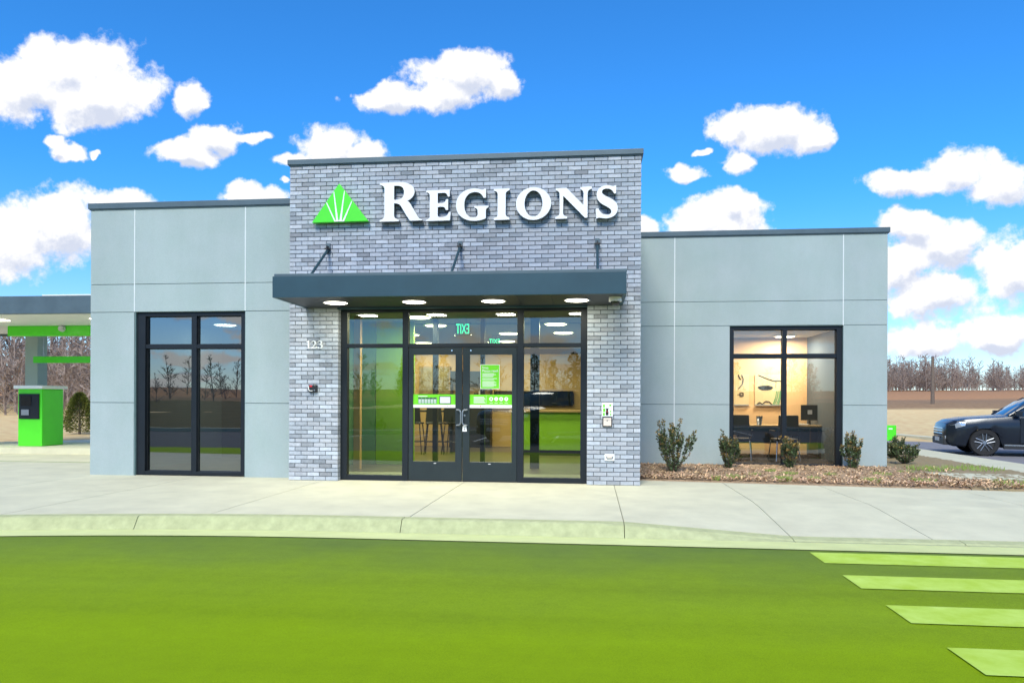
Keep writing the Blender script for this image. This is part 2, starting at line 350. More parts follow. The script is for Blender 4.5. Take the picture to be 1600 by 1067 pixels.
mat('car_trim', (0.02, 0.021, 0.022), rough=0.6, var=0.1)
mat('car_glass', (0.012, 0.016, 0.02), rough=0.06, var=0.05, spec=0.8)
mat('lamp_clear', (0.55, 0.6, 0.65), rough=0.12, var=0.1, scale=30, metal=0.5)
mat('lamp_red', (0.35, 0.01, 0.01), rough=0.2, var=0.05)
mat('plate', (0.6, 0.62, 0.66), rough=0.4, var=0.05)
glass('glass_entry', (0.58, 0.70, 0.54), 1.7, 0.05)
glass('glass_left', (0.16, 0.22, 0.25), 2.6, 0.13)
glass('glass_right', (0.62, 0.66, 0.66), 1.9, 0.06)
glass('glass_clear', (0.9, 0.93, 0.92), 1.0, 0.0)

# ================================================================== SETTING
def gh(x, y):
    r = math.hypot(x, y + 5)
    pts = [(0, -0.24), (22, -0.24), (27, -0.06), (60, 0.80), (95, 1.6), (200, 4.1), (270, 5.2), (1500, 6.0)]
    for (a, za), (b, zb) in zip(pts[:-1], pts[1:]):
        if r <= b: 
            t = (r - a) / (b - a); return za + (zb - za) * t
    return 6.0
def ground():
    g = MB()
    rs = [0, 8, 16, 22, 24.5, 27, 31, 36, 42, 50, 60, 75, 95, 120, 150, 200, 230, 270, 400, 700, 1500]
    n = 96; idx = []
    for r in rs:
        row = []
        for k in range(n if r else 1):
            t = 2 * math.pi * k / n; x, y = r * math.cos(t), -5 + r * math.sin(t)
            wob = 0.0 if r < 27 else 0.12 * math.sin(x * 0.21 + y * 0.13) * min(1, (r - 26) / 30)
            row.append(len(g.v)); g.v.append((x, y, gh(x, y) + wob))
        idx.append(row)
    for a, b in zip(idx[:-1], idx[1:]):
        for k in range(n):
            k2 = (k + 1) % n
            if len(a) == 1: g.f.append((a[0], b[k], b[k2]))
            else: g.f.append((a[k], b[k], b[k2], a[k2]))
            g.m.append(0)
    m = bpy.data.materials.new('field'); m.use_nodes = True; nt = m.node_tree; N = nt.nodes.new; L = nt.links.new
    b = nt.nodes['Principled BSDF']; b.inputs['Roughness'].default_value = 1.0; b.inputs['Specular IOR Level'].default_value = 0.1
    tc = N('ShaderNodeTexCoord'); ln = N('ShaderNodeVectorMath'); ln.operation = 'DISTANCE'; ln.inputs[1].default_value = (0, -5, 0); L(tc.outputs['Object'], ln.inputs[0])
    n1 = N('ShaderNodeTexNoise'); n1.inputs['Scale'].default_value = 0.09; n1.inputs['Detail'].default_value = 8; L(tc.outputs['Object'], n1.inputs['Vector'])
    ad = N('ShaderNodeMath'); ad.operation = 'MULTIPLY_ADD'; L(n1.outputs[0], ad.inputs[0]); ad.inputs[1].default_value = 16; L(ln.outputs['Value'], ad.inputs[2])
    cr = N('ShaderNodeValToRGB'); mr = N('ShaderNodeMapRange'); mr.inputs[1].default_value = 0; mr.inputs[2].default_value = 260; L(ad.outputs[0], mr.inputs[0]); L(mr.outputs[0], cr.inputs[0])
    e = cr.color_ramp.elements; e[0].position = 0.0; e[0].color = (0.50, 0.37, 0.20, 1); e[1].position = 1.0; e[1].color = (0.34, 0.19, 0.11, 1)
    for p, c in ((0.255, (0.80, 0.58, 0.29, 1)), (0.275, (0.34, 0.21, 0.11, 1)), (0.36, (0.30, 0.19, 0.11, 1)), (0.42, (0.48, 0.25, 0.12, 1))):
        q = cr.color_ramp.elements.new(p); q.color = c
    n2 = N('ShaderNodeTexNoise'); n2.inputs['Scale'].default_value = 2.5; n2.inputs['Detail'].default_value = 10; L(tc.outputs['Object'], n2.inputs['Vector'])
    hm = N('ShaderNodeMix'); hm.data_type = 'RGBA'; hm.blend_type = 'OVERLAY'; hm.inputs[0].default_value = 0.5; L(cr.outputs[0], hm.inputs[6]); L(n2.outputs[0], hm.inputs[7])
    L(hm.outputs[2], b.inputs['Base Color'])
    bp = N('ShaderNodeBump'); bp.inputs['Strength'].default_value = 0.6; bp.inputs['Distance'].default_value = 0.05; L(n2.outputs[0], bp.inputs['Height']); L(bp.outputs[0], b.inputs['Normal'])
    MATS['field'] = m
    return tag(g.build('ground', 'field', smooth=True), kind='structure')
ground()

ZA = -0.14
def koff(x): 
    if x > -2.5: return 0.0
    t = -2.5 - x
    return 0.028 * t * t if t < 4.5 else 0.028 * 4.5 ** 2 + 0.16 * (t - 4.5)
def kerb_y(x): return -3.53 - koff(x)
def crease(x):
    if x < 2.1: return -3.4 + (x - 0.3) * (1.67 / 1.8)
    if x < 5.4: return -1.73
    return -1.73 - (x - 5.4) * (1.67 / 1.8)
def walk_z(x, y):
    if x < 0.3: return 0.0
    return -0.128 * clamp((crease(x) - y) / 1.80)
def back_y(x):
    if x < -8.5: return 2.45
    if x < 0.74: return 0.55
    return 0.80 - 0.135 * (x - 0.8)
JX = [-16.0, -13.4, -10.8, -8.5, -6.55, -4.28, -2.0, 0.35, 2.08, 3.5, 5.4, 7.2, 9.0]
def sidewalk():
    base = MB(); xs = frange(-16.0, 9.0, 76)
    i = 0
    for x in xs:
        for t in frange(0, 1, 14):
            y0, y1 = kerb_y(x) + 0.16, back_y(x); y = y0 + (y1 - y0) * t
            base.v.append((x, y, walk_z(x, y) - 0.016))
    for a in range(75):
        for b in range(13):
            k = a * 14 + b; base.f.append((k, k + 14, k + 15, k + 1)); base.m.append(0)
    sw = tag(base.build('sidewalk', 'joint_fill'), kind='structure')
    for xa, xb in zip(JX[:-1], JX[1:]):
        s = MB(); nx, ny = 9, 12; g = 0.005
        pts = []
        for x in frange(xa + g, xb - g, nx):
            for t in frange(0, 1, ny):
                y0, y1 = kerb_y(x) + 0.165, back_y(x); y = y0 + (y1 - y0) * t
                pts.append((x, y, walk_z(x, y)))
        s.v = pts[:]
        for a in range(nx - 1):
            for b in range(ny - 1):
                k = a * ny + b; s.f.append((k, k + ny, k + ny + 1, k + 1)); s.m.append(0)
        rim = [a * ny for a in range(nx)] + [(nx - 1) * ny + b for b in range(1, ny)] + [a * ny + ny - 1 for a in reversed(range(nx - 1))] + [b for b in reversed(range(1, ny - 1))]
        low = len(s.v)
        for k in rim: v = pts[k]; s.v.append((v[0], v[1], v[2] - 0.05))
        for j in range(len(rim)):
            j2 = (j + 1) % len(rim); s.f.append((rim[j], low + j, low + j2, rim[j2])); s.m.append(0)
        s.build('slab', 'concrete', sw)
    return sw
sidewalk()
def kerb():
    root = None
    KX = [-16.0, -13.2, -10.6, -7.9, -5.0, -2.05, 0.35, 2.08, 3.75, 5.4, 7.2, 9.0]
    for xa, xb in zip(KX[:-1], KX[1:]):
        s = MB(); g = 0.004; xs = frange(xa + g, xb - g, 9)
        prof = lambda x: [(kerb_y(x) + 0.158, -0.3), (kerb_y(x) + 0.158, walk_z(x, kerb_y(x) + 0.16) - 0.001), (kerb_y(x) + 0.02, walk_z(x, kerb_y(x)) - 0.001),
                          (kerb_y(x), walk_z(x, kerb_y(x)) - 0.013), (kerb_y(x) - 0.08, ZA + 0.004), (kerb_y(x) - 0.09, -0.3)]
        for x in xs: s.v += [(x, y, z) for y, z in prof(x)]
        for a in range(8):
            for b in range(6):
                k = a * 6 + b; k2 = a * 6 + (b + 1) % 6; s.f.append((k, k2, k2 + 6, k + 6)); s.m.append(0)
        s.f.append(tuple(range(6))); s.f.append(tuple(48 + k for k in reversed(range(6)))); s.m += [0, 0]
        o = s.build('kerb', 'concrete_kerb', root)
        if root is None: root = tag(o, kind='structure')
        else: o.name = 'kerb_stone'
    s = MB(); xs = frange(-16.0, 9.0, 60)
    for x in xs: s.v += [(x, kerb_y(x) - 0.07, ZA + 0.002), (x, kerb_y(x) - 0.50, ZA + 0.014)]
    for a in range(59): s.f.append((2 * a, 2 * a + 2, 2 * a + 3, 2 * a + 1)); s.m.append(0)
    tag(s.build('gutter', 'gutter'), kind='structure')
kerb()
def hsh(x, y): 
    t = math.sin(x * 12.9898 + y * 78.233) * 43758.5453; return t - math.floor(t)
def asphalt():
    s = MB(); xs = frange(-26, 24, 90)
    for x in xs:
        xx = clamp(x, -16.0, 9.0)
        s.v += [(x, kerb_y(xx) - 0.495, ZA + 0.006), (x, -8.4, ZA)]
    for a in range(89): s.f.append((2 * a, 2 * a + 2, 2 * a + 3, 2 * a + 1)); s.m.append(0)
    tag(s.build('drive_lane', 'asphalt_green'), kind='structure')
    s = MB(); s.quad([(-26, -30, ZA - 0.004), (24, -30, ZA - 0.004), (24, -8.3, ZA - 0.004), (-26, -8.3, ZA - 0.004)])
    tag(s.build('parking_lot', 'asphalt'), kind='structure')
    # zebra bars of the crossing
    for i, (ya, yb) in enumerate(((-4.14, -4.60), (-5.05, -5.48), (-5.94, -6.36), (-6.83, -7.26), (-7.72, -8.15))):
        s = MB(); s.quad([(2.06, yb, ZA + 0.011), (5.2, yb, ZA + 0.011), (5.2, ya, ZA + 0.011), (2.06, ya, ZA + 0.011)])
        o = s.build('crossing_bar', 'paint_line'); tag(o, kind='structure')
    for x in (-9.5, -6.8, -4.1, -1.4, 1.3, 4.0, 6.7):
        s = MB(); s.quad([(x, -18.4, ZA + 0.002), (x + 0.1, -18.4, ZA + 0.002), (x + 0.1, -13.4, ZA + 0.002), (x, -13.4, ZA + 0.002)])
        tag(s.build('bay_line', 'paint_white'), kind='structure')
    # far kerb behind the viewer (mirrored in the glass)
    s = MB(); s.box(-24, 22, -19.0, -18.7, -0.3, 0.02)
    tag(s.build('far_kerb', 'concrete'), kind='structure')
    s = MB(); s.grid(frange(-70, 70, 50), frange(-72, -19.05, 24), lambda x, y: gh(x, y) + 0.05 + 0.03 * hsh(x, y))
    tag(s.build('far_lawn', 'olive_lawn', smooth=True), kind='structure')
    # side lot on the right and its drive
    s = MB(); s.prism([(9.05, -10), (24, -10), (44, 11.5), (20, 13.2), (12.4, 16), (11.8, 20.4), (9.2, 22), (9.05, 8)], ZA - 0.08, ZA - 0.002, lambda u, v, h: (u, v, h))
    tag(s.build('side_road', 'asphalt_worn'), kind='structure')
    s = MB(); prev = None
    pts = [(44, 11.7), (20, 13.4), (12.6, 16.1), (12.0, 20.6), (9.2, 22.3), (-8, 24)]
    for (a, b), (c, d) in zip(pts[:-1], pts[1:]):
        t = Vector((c - a, d - b, 0)).normalized(); n = Vector((t.y, -t.x, 0)) * 0.45
        s.prism([(a, b), (c, d), (c + n.x, d + n.y), (a + n.x, b + n.y)], -0.3, 0.0, lambda u, v, h: (u, v, h))
    tag(s.build('road_kerb', 'concrete'), kind='structure')
    s = MB(); s.box(7.75, 9.05, 1.2, 22, -0.3, 0.004)
    tag(s.build('side_path', 'concrete'), kind='structure')
    s = MB(); s.prism([(5.95, 2.62), (6.12, 1.38), (7.74, 1.22), (7.74, 2.40)], -0.2, 0.03, lambda u, v, h: (u, v, h))
    tag(s.build('corner_path', 'concrete'), kind='structure')
asphalt()
def mulch():
    s = MB(); rnd = random.Random(3)
    s.grid(frange(0.70, 5.62, 110), frange(-0.05, 3.42, 70), lambda x, y: -0.03 if y < back_y(x) + 0.005 else 0.012 + 0.05 * clamp((y - back_y(x)) / 0.5) * (0.6 + 0.8 * hsh(round(x, 3), round(y, 3))))
    tag(s.build('mulch_bed', 'mulch', smooth=True), kind='structure')
    s = MB()
    s.grid(frange(5.60, 7.80, 50), frange(0.0, 9.0, 90), lambda x, y: -0.03 if y < back_y(x) + 0.005 else 0.012 + 0.03 * hsh(x, y))
    s.grid(frange(7.8, 9.0, 10), frange(-0.2, 1.25, 16), lambda x, y: -0.03 if y < back_y(x) + 0.005 else 0.012 + 0.03 * hsh(x, y))
    s.grid(frange(5.62, 7.80, 30), frange(9.0, 24.0, 60), lambda x, y: 0.012 + 0.03 * hsh(x, y))
    tag(s.build('lawn', 'dry_lawn', smooth=True), kind='structure')
    c = MB(); c.c = []
    for i in range(9000):
        x = rnd.uniform(0.8, 6.6); y = back_y(x) + 0.03 + (3.25 - back_y(x)) * rnd.random() ** 1.3
        if x > 5.55 and y > 2.0 and rnd.random() < 0.7: continue
        if 5.9 < x and 1.2 < y < 2.7: continue
        z = 0.055 + rnd.uniform(-0.01, 0.02); a = rnd.uniform(0, 3.14); l = rnd.uniform(0.012, 0.04); w = rnd.uniform(0.005, 0.012); t = rnd.uniform(-0.5, 0.9)
        dx, dy = math.cos(a) * l, math.sin(a) * l; ex, ey = -math.sin(a) * w, math.cos(a) * w
        c.quad([(x - dx - ex, y - dy - ey, z - t * l), (x + dx - ex, y + dy - ey, z + t * l), (x + dx + ex, y + dy + ey, z + t * l + 0.006), (x - dx + ex, y - dy + ey, z - t * l + 0.006)])
        k = rnd.uniform(0.35, 2.1); c.c += [(k, k * rnd.uniform(0.9, 1.0), k * rnd.uniform(0.8, 1.0), 1)] * 4
    tag(c.build('wood_chips', 'chip', fixn=False), 'brown wood chips spread over the bed beside the right wing', 'mulch', kind='stuff')
    w = MB()
    for (cx, cy, n, rr) in [(2.35, 0.95, 90, 0.14), (2.75, 1.35, 60, 0.10), (3.05, 0.80, 160, 0.16), (3.35, 1.55, 140, 0.14), (3.15, 2.0, 80, 0.10), (3.55, 0.85, 70, 0.10), (4.0, 1.5, 90, 0.10), (4.4, 0.72, 120, 0.15), (4.9, 1.7, 120, 0.16), (5.2, 0.8, 120, 0.2), (2.0, 0.75, 30, 0.08), (6.3, 3.2, 160, 0.4), (6.6, 0.6, 200, 0.5), (7.2, 3.4, 200, 0.5), (5.5, 2.2, 60, 0.15)]:
        for i in range(n):
            a = rnd.uniform(0, 6.28); q = rr * math.sqrt(rnd.random()); x, y = cx + q * math.cos(a), cy + q * math.sin(a)
            h = rnd.uniform(0.03, 0.075); lx, ly = rnd.uniform(-0.04, 0.04), rnd.uniform(-0.04, 0.04); b = rnd.uniform(0.004, 0.008)
            w.quad([(x - b, y, 0.03), (x + b, y, 0.03), (x + lx, y + ly, 0.05 + h)])
    tag(w.build('weeds', 'weed', fixn=False), 'yellow-green weed tufts sprouting through the wood chips', 'weeds', kind='stuff')
mulch()
def left_ground():
    s = MB(); s.quad([(-26, 2.6, ZA), (-8.5, 2.6, ZA), (-8.5, 20, ZA), (-26, 20, ZA)])
    tag(s.build('teller_lane', 'concrete'), kind='structure')
    s = MB(); s.box(-16.0, -8.52, 2.452, 2.64, -0.3, 0.0)
    tag(s.build('lane_kerb', 'concrete_kerb'), kind='structure')
    s = MB(); s.prism([(-17.2, 6.1), (-11.6, 6.3), (-11.3, 6.8), (-11.4, 8.6), (-17.2, 8.6)], -0.3, 0.02, lambda u, v, h: (u, v, h))
    tag(s.build('island', 'concrete'), kind='structure')
left_ground()

# ================================================================== BANK BUILDING
bank = thing('bank_building', 'single-storey bank with grey brick entrance tower and pale blue-grey stucco wings', 'building', (-1.5, 0, 0))
TX0, TX1, TZ = -4.844, 0.746, 5.05
OX0, OX1, OZ = -4.031, -0.067, 2.76
WZ = 4.62
# --- shell: left wing, right wing, roof, back
def shell():
    s = MB()
    # tower core (mortar) front: two piers and the field above
    s.box(TX0 + 0.004, OX0 - 0.006, 0.012, 0.26, -0.05, TZ)
    s.box(OX1 + 0.006, TX1 - 0.012, 0.012, 0.26, -0.05, TZ)
    s.box(OX0 - 0.006, OX1 + 0.006, 0.012, 0.26, OZ, TZ)
    s.box(TX1 - 0.26, TX1 - 0.012, 0.26, 3.6, -0.05, TZ)
    s.box(TX0 + 0.004, TX0 + 0.25, 0.26, 3.6, 2.95, TZ)
    s.box(TX0 + 0.25, TX1 - 0.26, 3.35, 3.6, 2.95, TZ)
    w = s.build('brick_wall', 'mortar', bank)
    return w
brick_wall = shell()
def bricks():
    rnd = random.Random(11)
    BL, BH, J = 0.20327, TZ / 75.0, 0.0095
    def brick_geo(L, dep_l=0.03, dep_r=0.03, ch=0.0035):
        """front at y=0, centred; chamfered front edge"""
        hx, hz = L / 2, (BH - J) / 2
        d = max(dep_l, dep_r)
        v = [(-hx + ch, 0, -hz + ch), (hx - ch, 0, -hz + ch), (hx - ch, 0, hz - ch), (-hx + ch, 0, hz - ch),
             (-hx, ch, -hz), (hx, ch, -hz), (hx, ch, hz), (-hx, ch, hz), (-hx, d, -hz), (hx, d, -hz), (hx, d, hz), (-hx, d, hz)]
        f = [(0, 1, 2, 3), (0, 4, 5, 1), (1, 5, 6, 2), (2, 6, 7, 3), (3, 7, 4, 0), (4, 8, 9, 5), (5, 9, 10, 6), (6, 10, 11, 7), (7, 11, 8, 4)]
        return v, f
    def tone():
        r = rnd.random()
        if r < 0.12: k = rnd.uniform(0.62, 0.82)
        elif r < 0.75: k = rnd.uniform(0.90, 1.15)
        else: k = rnd.uniform(1.12, 1.34)
        h = rnd.uniform(-0.03, 0.03)
        return (k * (1 + h), k, k * (1 - h * 0.6), 1)
    items = []
    for r in range(75):
        z = (r + 0.5) * BH
        x = TX0 - (BL / 2 if r % 2 else 0)
        while x < TX1 - 0.01:
            a, b = max(x, TX0), min(x + BL, TX1); x += BL
            if b - a < 0.03: continue
            if z < OZ + 0.03:
                segs = []
                if a < OX0 - 0.01: segs.append((a, min(b, OX0)))
                if b > OX1 + 0.01: segs.append((max(a, OX1), b))
            else: segs = [(a, b)]
            for (p, q) in segs:
                if q - p < 0.03: continue
                pj = p + (0 if abs(p - TX0) < 1e-6 or abs(p - OX1) < 1e-6 else J / 2)
                qj = q - (0 if abs(q - TX1) < 1e-6 or abs(q - OX0) < 1e-6 else J / 2)
                jamb = z < OZ and (abs(p - OX1) < 1e-6 or abs(q - OX0) < 1e-6)
                items.append(((pj + qj) / 2, z, qj - pj, jamb, abs((q - p) - BL) < 1e-4))
    cam_p = Vector((0, -11.337, 1.296))
    full = [i for i, it in enumerate(items) if it[4] and not it[3] and not (2.55 < it[1] < 3.3) and abs(it[2] - (BL - J)) < 1e-4]
    full.sort(key=lambda i: (Vector((items[i][0], 0, items[i][1])) - cam_p).length)
    chosen = set(full[:298])
    # shared meshes in twelve fired tones
    protos = []
    for k in range(12):
        v, f = brick_geo(BL - J); me = bpy.data.meshes.new('brick'); me.from_pydata(v, [], f); me.materials.append(MATS['brick'])
        t = tone(); at = me.color_attributes.new('tone', 'FLOAT_COLOR', 'POINT'); at.data.foreach_set('color', list(t) * len(v))
        protos.append(me)
    off = brick_wall.matrix_world.translation
    s = MB(); s.c = []
    for i, (cx, cz, L, jamb, _) in enumerate(items):
        jy = rnd.uniform(-0.002, 0.002)
        if i in chosen:
            o = bpy.data.objects.new('brick', protos[rnd.randrange(12)]); col.objects.link(o); o.parent = brick_wall
            o.location = (cx - bank.location.x, jy, cz); o.rotation_euler = (0, rnd.uniform(-0.002, 0.002), rnd.uniform(-0.002, 0.002))
        else:
            v, f = brick_geo(L, *((0.125, 0.125) if jamb else (0.03, 0.03)))
            n = len(s.v); s.v += [(cx + a, jy + b, cz + c) for a, b, c in v]; s.f += [tuple(n + k for k in q) for q in f]; s.m += [0] * len(f)
            s.c += [tone()] * len(v)
    # return face on the right of the tower
    for r in range(75):
        z = (r + 0.5) * BH; y = 0.105 if r % 2 else 0.205
        while y < 3.3:
            a, b = y, min(y + BL, 3.3); y += BL
            if b - a < 0.03: continue
            v, f = brick_geo(b - a - J); cy = (a + b) / 2; n = len(s.v)
            s.v += [(TX1 - p[1], cy + p[0], z + p[2]) for p in v]; s.f += [tuple(n + k for k in q) for q in f]; s.m += [0] * len(f); s.c += [tone()] * len(v)
    tag(s.build('brickwork', 'brick', brick_wall, fixn=False), kind='stuff')
bricks()
def coping(name, boxes):
    s = MB()
    for b in boxes: s.box(*b)
    return s.build(name, 'coping', bank, bevel=0.004)
coping('coping', [(TX0 - 0.03, TX1 + 0.03, -0.035, 0.30, TZ + 0.012, 5.143), (TX1 - 0.28, TX1 + 0.028, 0.301, 3.62, TZ + 0.012, 5.14)])
coping('coping', [(TX0 - 0.018, TX1 + 0.018, -0.02, 0.28, TZ - 0.003, TZ + 0.0125)])
def wing(xa, xb, y0, win, cols, zs, name):
    wx0, wx1, wz0, wz1 = win
    s = MB(); yb = y0 + 0.012; ye = y0 + 0.30
    s.box(xa + 0.003, wx0, yb, ye, -0.05, wz1); s.box(wx1, xb - 0.003, yb, ye, -0.05, wz1); s.box(xa + 0.003, xb - 0.003, yb, ye, wz1, WZ - 0.11)
    if wz0 > 0.0: s.box(wx0, wx1, yb, ye, -0.05, wz0)
    o = s.build('stucco_wall', 'joint_dark', bank)
    g = 0.0045
    def panel(p, q, r, t):
        m = MB(); m.box(p, q, y0, y0 + 0.02, r, t); m.build('panel', 'stucco', o, bevel=0.003)
    for ci, (p, q) in enumerate(zip(cols[:-1], cols[1:])):
        for r, t in zip(zs[:-1], zs[1:]):
            pa = p + (g if ci else 0); qa = q - (g if ci < len(cols) - 2 else 0); ra = r + (g if r > 0 else -0.03); ta = t - (g if t < zs[-1] else 0)
            if t <= wz1 + 0.02:   # beside the window
                if pa < wx0 - 0.05: panel(pa, min(qa, wx0), ra, ta)
                if qa > wx1 + 0.05: panel(max(pa, wx1), qa, ra, ta)
            else: panel(pa, qa, max(ra, wz1 + g if r < wz1 and p < wx1 and q > wx0 else ra), ta)
    for x in cols[1:-1]:
        segs = [(0.0, zs[-1])]
        if wx0 - 0.06 < x < wx1 + 0.06: segs = [(wz1 + 0.005, zs[-1])]
        for a, b in segs:
            m = MB(); m.box(x - 0.0085, x + 0.0085, y0 - 0.003, y0 + 0.014, a, b); m.build('sealant_joint', 'joint_light', o)
    return o
ZS = [0.0, 1.231, 2.767, 3.239, 4.51]
LW = wing(-8.516, TX0 + 0.004, 0.323, (-7.70, -5.757, 0.0, 2.767), [-8.516, -7.718, -5.750, TX0 + 0.004], ZS, 'left')
RW = wing(TX1 - 0.012, 5.606, 3.307, (2.675, 4.795, 0.02, 2.757), [TX1 - 0.012, 1.617, 4.795, 5.606], ZS, 'right')
def wing_rest():
    s = MB()
    s.box(-8.513, -8.26, 0.63, 14, -0.05, 4.51); s.box(5.36, 5.603, 3.615, 14, -0.05, 4.51); s.box(-8.513, 5.603, 13.75, 14, -0.05, 4.51)
    s.build('side_wall', 'stucco', bank)
    s = MB(); s.box(-8.25, TX1 - 0.27, 3.61, 13.74, 4.2, 4.3); s.box(-8.25, TX0, 0.64, 3.6, 4.2, 4.3); s.box(TX1, 5.35, 3.62, 13.74, 4.2, 4.3); s.box(TX0 + 0.26, TX1 - 0.27, 0.27, 3.34, 4.7, 4.8)
    s.build('roof', 'wall_grey', bank)
    coping('coping', [(-8.55, TX0 + 0.003, 0.29, 0.66, 4.525, 4.62), (-8.55, -8.22, 0.661, 14.05, 4.525, 4.62)])
    coping('coping', [(-8.535, TX0 + 0.003, 0.305, 0.64, 4.508, 4.526)])
    coping('coping', [(TX1 - 0.011, 5.64, 3.272, 3.65, 4.525, 4.62), (5.31, 5.64, 3.651, 14.05, 4.525, 4.62)])
    coping('coping', [(TX1 - 0.011, 5.625, 3.287, 3.63, 4.508, 4.526)])
wing_rest()
def window(name, x0, x1, z0, z1, y, mx, mz, gm, fw=0.07, fl=None):
    """dark aluminium window; frame on y plane, one mullion at mx and one transom at mz"""
    fl = fl or fw
    s = MB(); d0, d1 = y + 0.05, y + 0.17
    s.box(x0, x0 + fl, d0, d1, z0, z1); s.box(x1 - fw, x1, d0, d1, z0, z1); s.box(x0 + fl, x1 - fw, d0, d1, z1 - 0.065, z1); s.box(x0 + fl, x1 - fw, d0, d1, z0, z0 + 0.06)
    w = s.build('window', 'frame', bank, bevel=0.003)
    a, b = mx
    m = MB(); m.box(a, b, d0 + 0.004, d1 - 0.004, z0 + 0.06, z1 - 0.065); m.build('mullion', 'frame', w, bevel=0.003)
    c, d = mz
    for p, q in ((x0 + fl, a), (b, x1 - fw)):
        m = MB(); m.box(p, q, d0 + 0.006, d1 - 0.006, c, d); m.build('transom', 'frame', w, bevel=0.003)
        for r, t in ((z0 + 0.06, c), (d, z1 - 0.065)):
            g = MB(); g.quad([(p - 0.01, d0 + 0.07, r - 0.01), (q + 0.01, d0 + 0.07, r - 0.01), (q + 0.01, d0 + 0.07, t + 0.01), (p - 0.01, d0 + 0.07, t + 0.01)]); g.build('pane', gm, w)
            e = MB(); k = 0.012
            e.box(p, p + k, d0 + 0.05, d0 + 0.069, r, t); e.box(q - k, q, d0 + 0.05, d0 + 0.069, r, t); e.box(p + k, q - k, d0 + 0.05, d0 + 0.069, r, r + k); e.box(p + k, q - k, d0 + 0.05, d0 + 0.069, t - k, t)
            e.build('gasket', 'black', w)
    return w
window('window', -7.70, -5.757, 0.012, 2.763, 0.323, (-6.725, -6.634), (2.153, 2.218), 'glass_left', 0.085, 0.15)
window('window', 2.675, 4.795, 0.02, 2.755, 3.307, (3.683, 3.767), (2.142, 2.216), 'glass_right', 0.10, 0.085)

# --- entrance storefront
def storefront():
    y0, y1 = 0.13, 0.24
    s = MB(); s.box(OX0, OX1, 0.20, 0.26, -0.02, 0.003); f = s.build('storefront', 'steel', bank)
    for a, b in ((OX0, -3.925), (-3.013, -2.918), (-1.165, -1.064), (-0.17, OX1)):
        s = MB(); s.box(a, b, y0, y1, 0.004, OZ - 0.002); s.build('mullion', 'frame', f, bevel=0.003)
    def bar(nm, a, b, c, d):
        m = MB(); m.box(a, b, y0 + 0.004, y1 - 0.004, c, d); m.build(nm, 'frame', f, bevel=0.003)
    for a, b in ((-3.925, -3.013), (-2.918, -1.165), (-1.064, -0.17)):
        bar('head_rail', a, b, 2.70, OZ - 0.003); bar('transom', a, b, 2.136, 2.198)
    for a, b in ((-3.925, -3.013), (-1.064, -0.17)): bar('sill', a, b, 0.004, 0.085)
    def pane(a, b, c, d):
        g = MB(); y = y0 + 0.055; g.quad([(a - 0.01, y, c - 0.01), (b + 0.01, y, c - 0.01), (b + 0.01, y, d + 0.01), (a - 0.01, y, d + 0.01)]); g.build('pane', 'glass_entry', f)
    for a, b in ((-3.925, -3.013), (-2.918, -1.165), (-1.064, -0.17)): pane(a, b, 2.198, 2.70)
    for a, b in ((-3.925, -3.013), (-1.064, -0.17)): pane(a, b, 0.085, 2.136)
    for (xa, xb, ga, gb, hx, hs) in ((-2.913, -2.046, -2.842, -2.152, -2.085, -1), (-2.036, -1.169, -1.926, -1.248, -1.998, 1)):
        s = MB(); dy0, dy1 = 0.145, 0.19
        s.box(xa, ga, dy0, dy1, 0.02, 2.130); s.box(gb, xb, dy0, dy1, 0.02, 2.130); s.box(ga, gb, dy0, dy1, 0.02, 0.317); s.box(ga, gb, dy0, dy1, 2.020, 2.130)
        d = s.build('door', 'door_metal', bank, bevel=0.003)
        g = MB(); g.quad([(ga - 0.01, 0.168, 0.31), (gb + 0.01, 0.168, 0.31), (gb + 0.01, 0.168, 2.03), (ga - 0.01, 0.168, 2.03)]); g.build('pane', 'glass_entry', d)
        h = MB(); k = hs * 0.045
        pts = [(hx, 0.145, 0.905), (hx, 0.085, 0.905), (hx - 0 * k, 0.075, 0.92)]
        h.path([(hx + hs * 0.035, 0.146, 0.90), (hx + hs * 0.035, 0.10, 0.90), (hx - hs * 0.012, 0.085, 0.905), (hx - hs * 0.03, 0.082, 0.94), (hx - hs * 0.03, 0.082, 1.105), (hx - hs * 0.012, 0.085, 1.14), (hx + hs * 0.035, 0.10, 1.145), (hx + hs * 0.035, 0.146, 1.145)], 0.0115, 10)
        # mirror so that the open side faces the meeting stile
        h.build('handle', 'steel', d, smooth=True)
        m = MB(); m.tube((xa + 0.32 if hs > 0 else xb - 0.07, 0.146, 0.345), (xa + 0.32 if hs > 0 else xb - 0.07, 0.141, 0.345), 0.0001, 0.0001, 3) if False else None
        m = MB(); bx_ = (xb - 0.165) if hs < 0 else (xa + 0.13); m.tube((bx_, 0.146, 2.085), (bx_, 0.139, 2.085), 0.014, 0.012, 12); m.build('pin', 'chrome', d)
        m = MB(); m.box((xa + xb) / 2 - 0.02, (xa + xb) / 2 + 0.02, 0.142, 0.146, 0.285, 0.293); m.build('label_plate', 'white_paint', d)
        b = MB(); b.box(xa + 0.002, xb - 0.002, dy0 + 0.002, dy1 - 0.002, 0.004, 0.019); b.build('sweep', 'rubber', d)
    s = MB(); s.tube((-2.002, 0.146, 1.055), (-2.002, 0.136, 1.055), 0.018, 0.017, 14); s.build('lock_cylinder', 'chrome', f)
storefront()
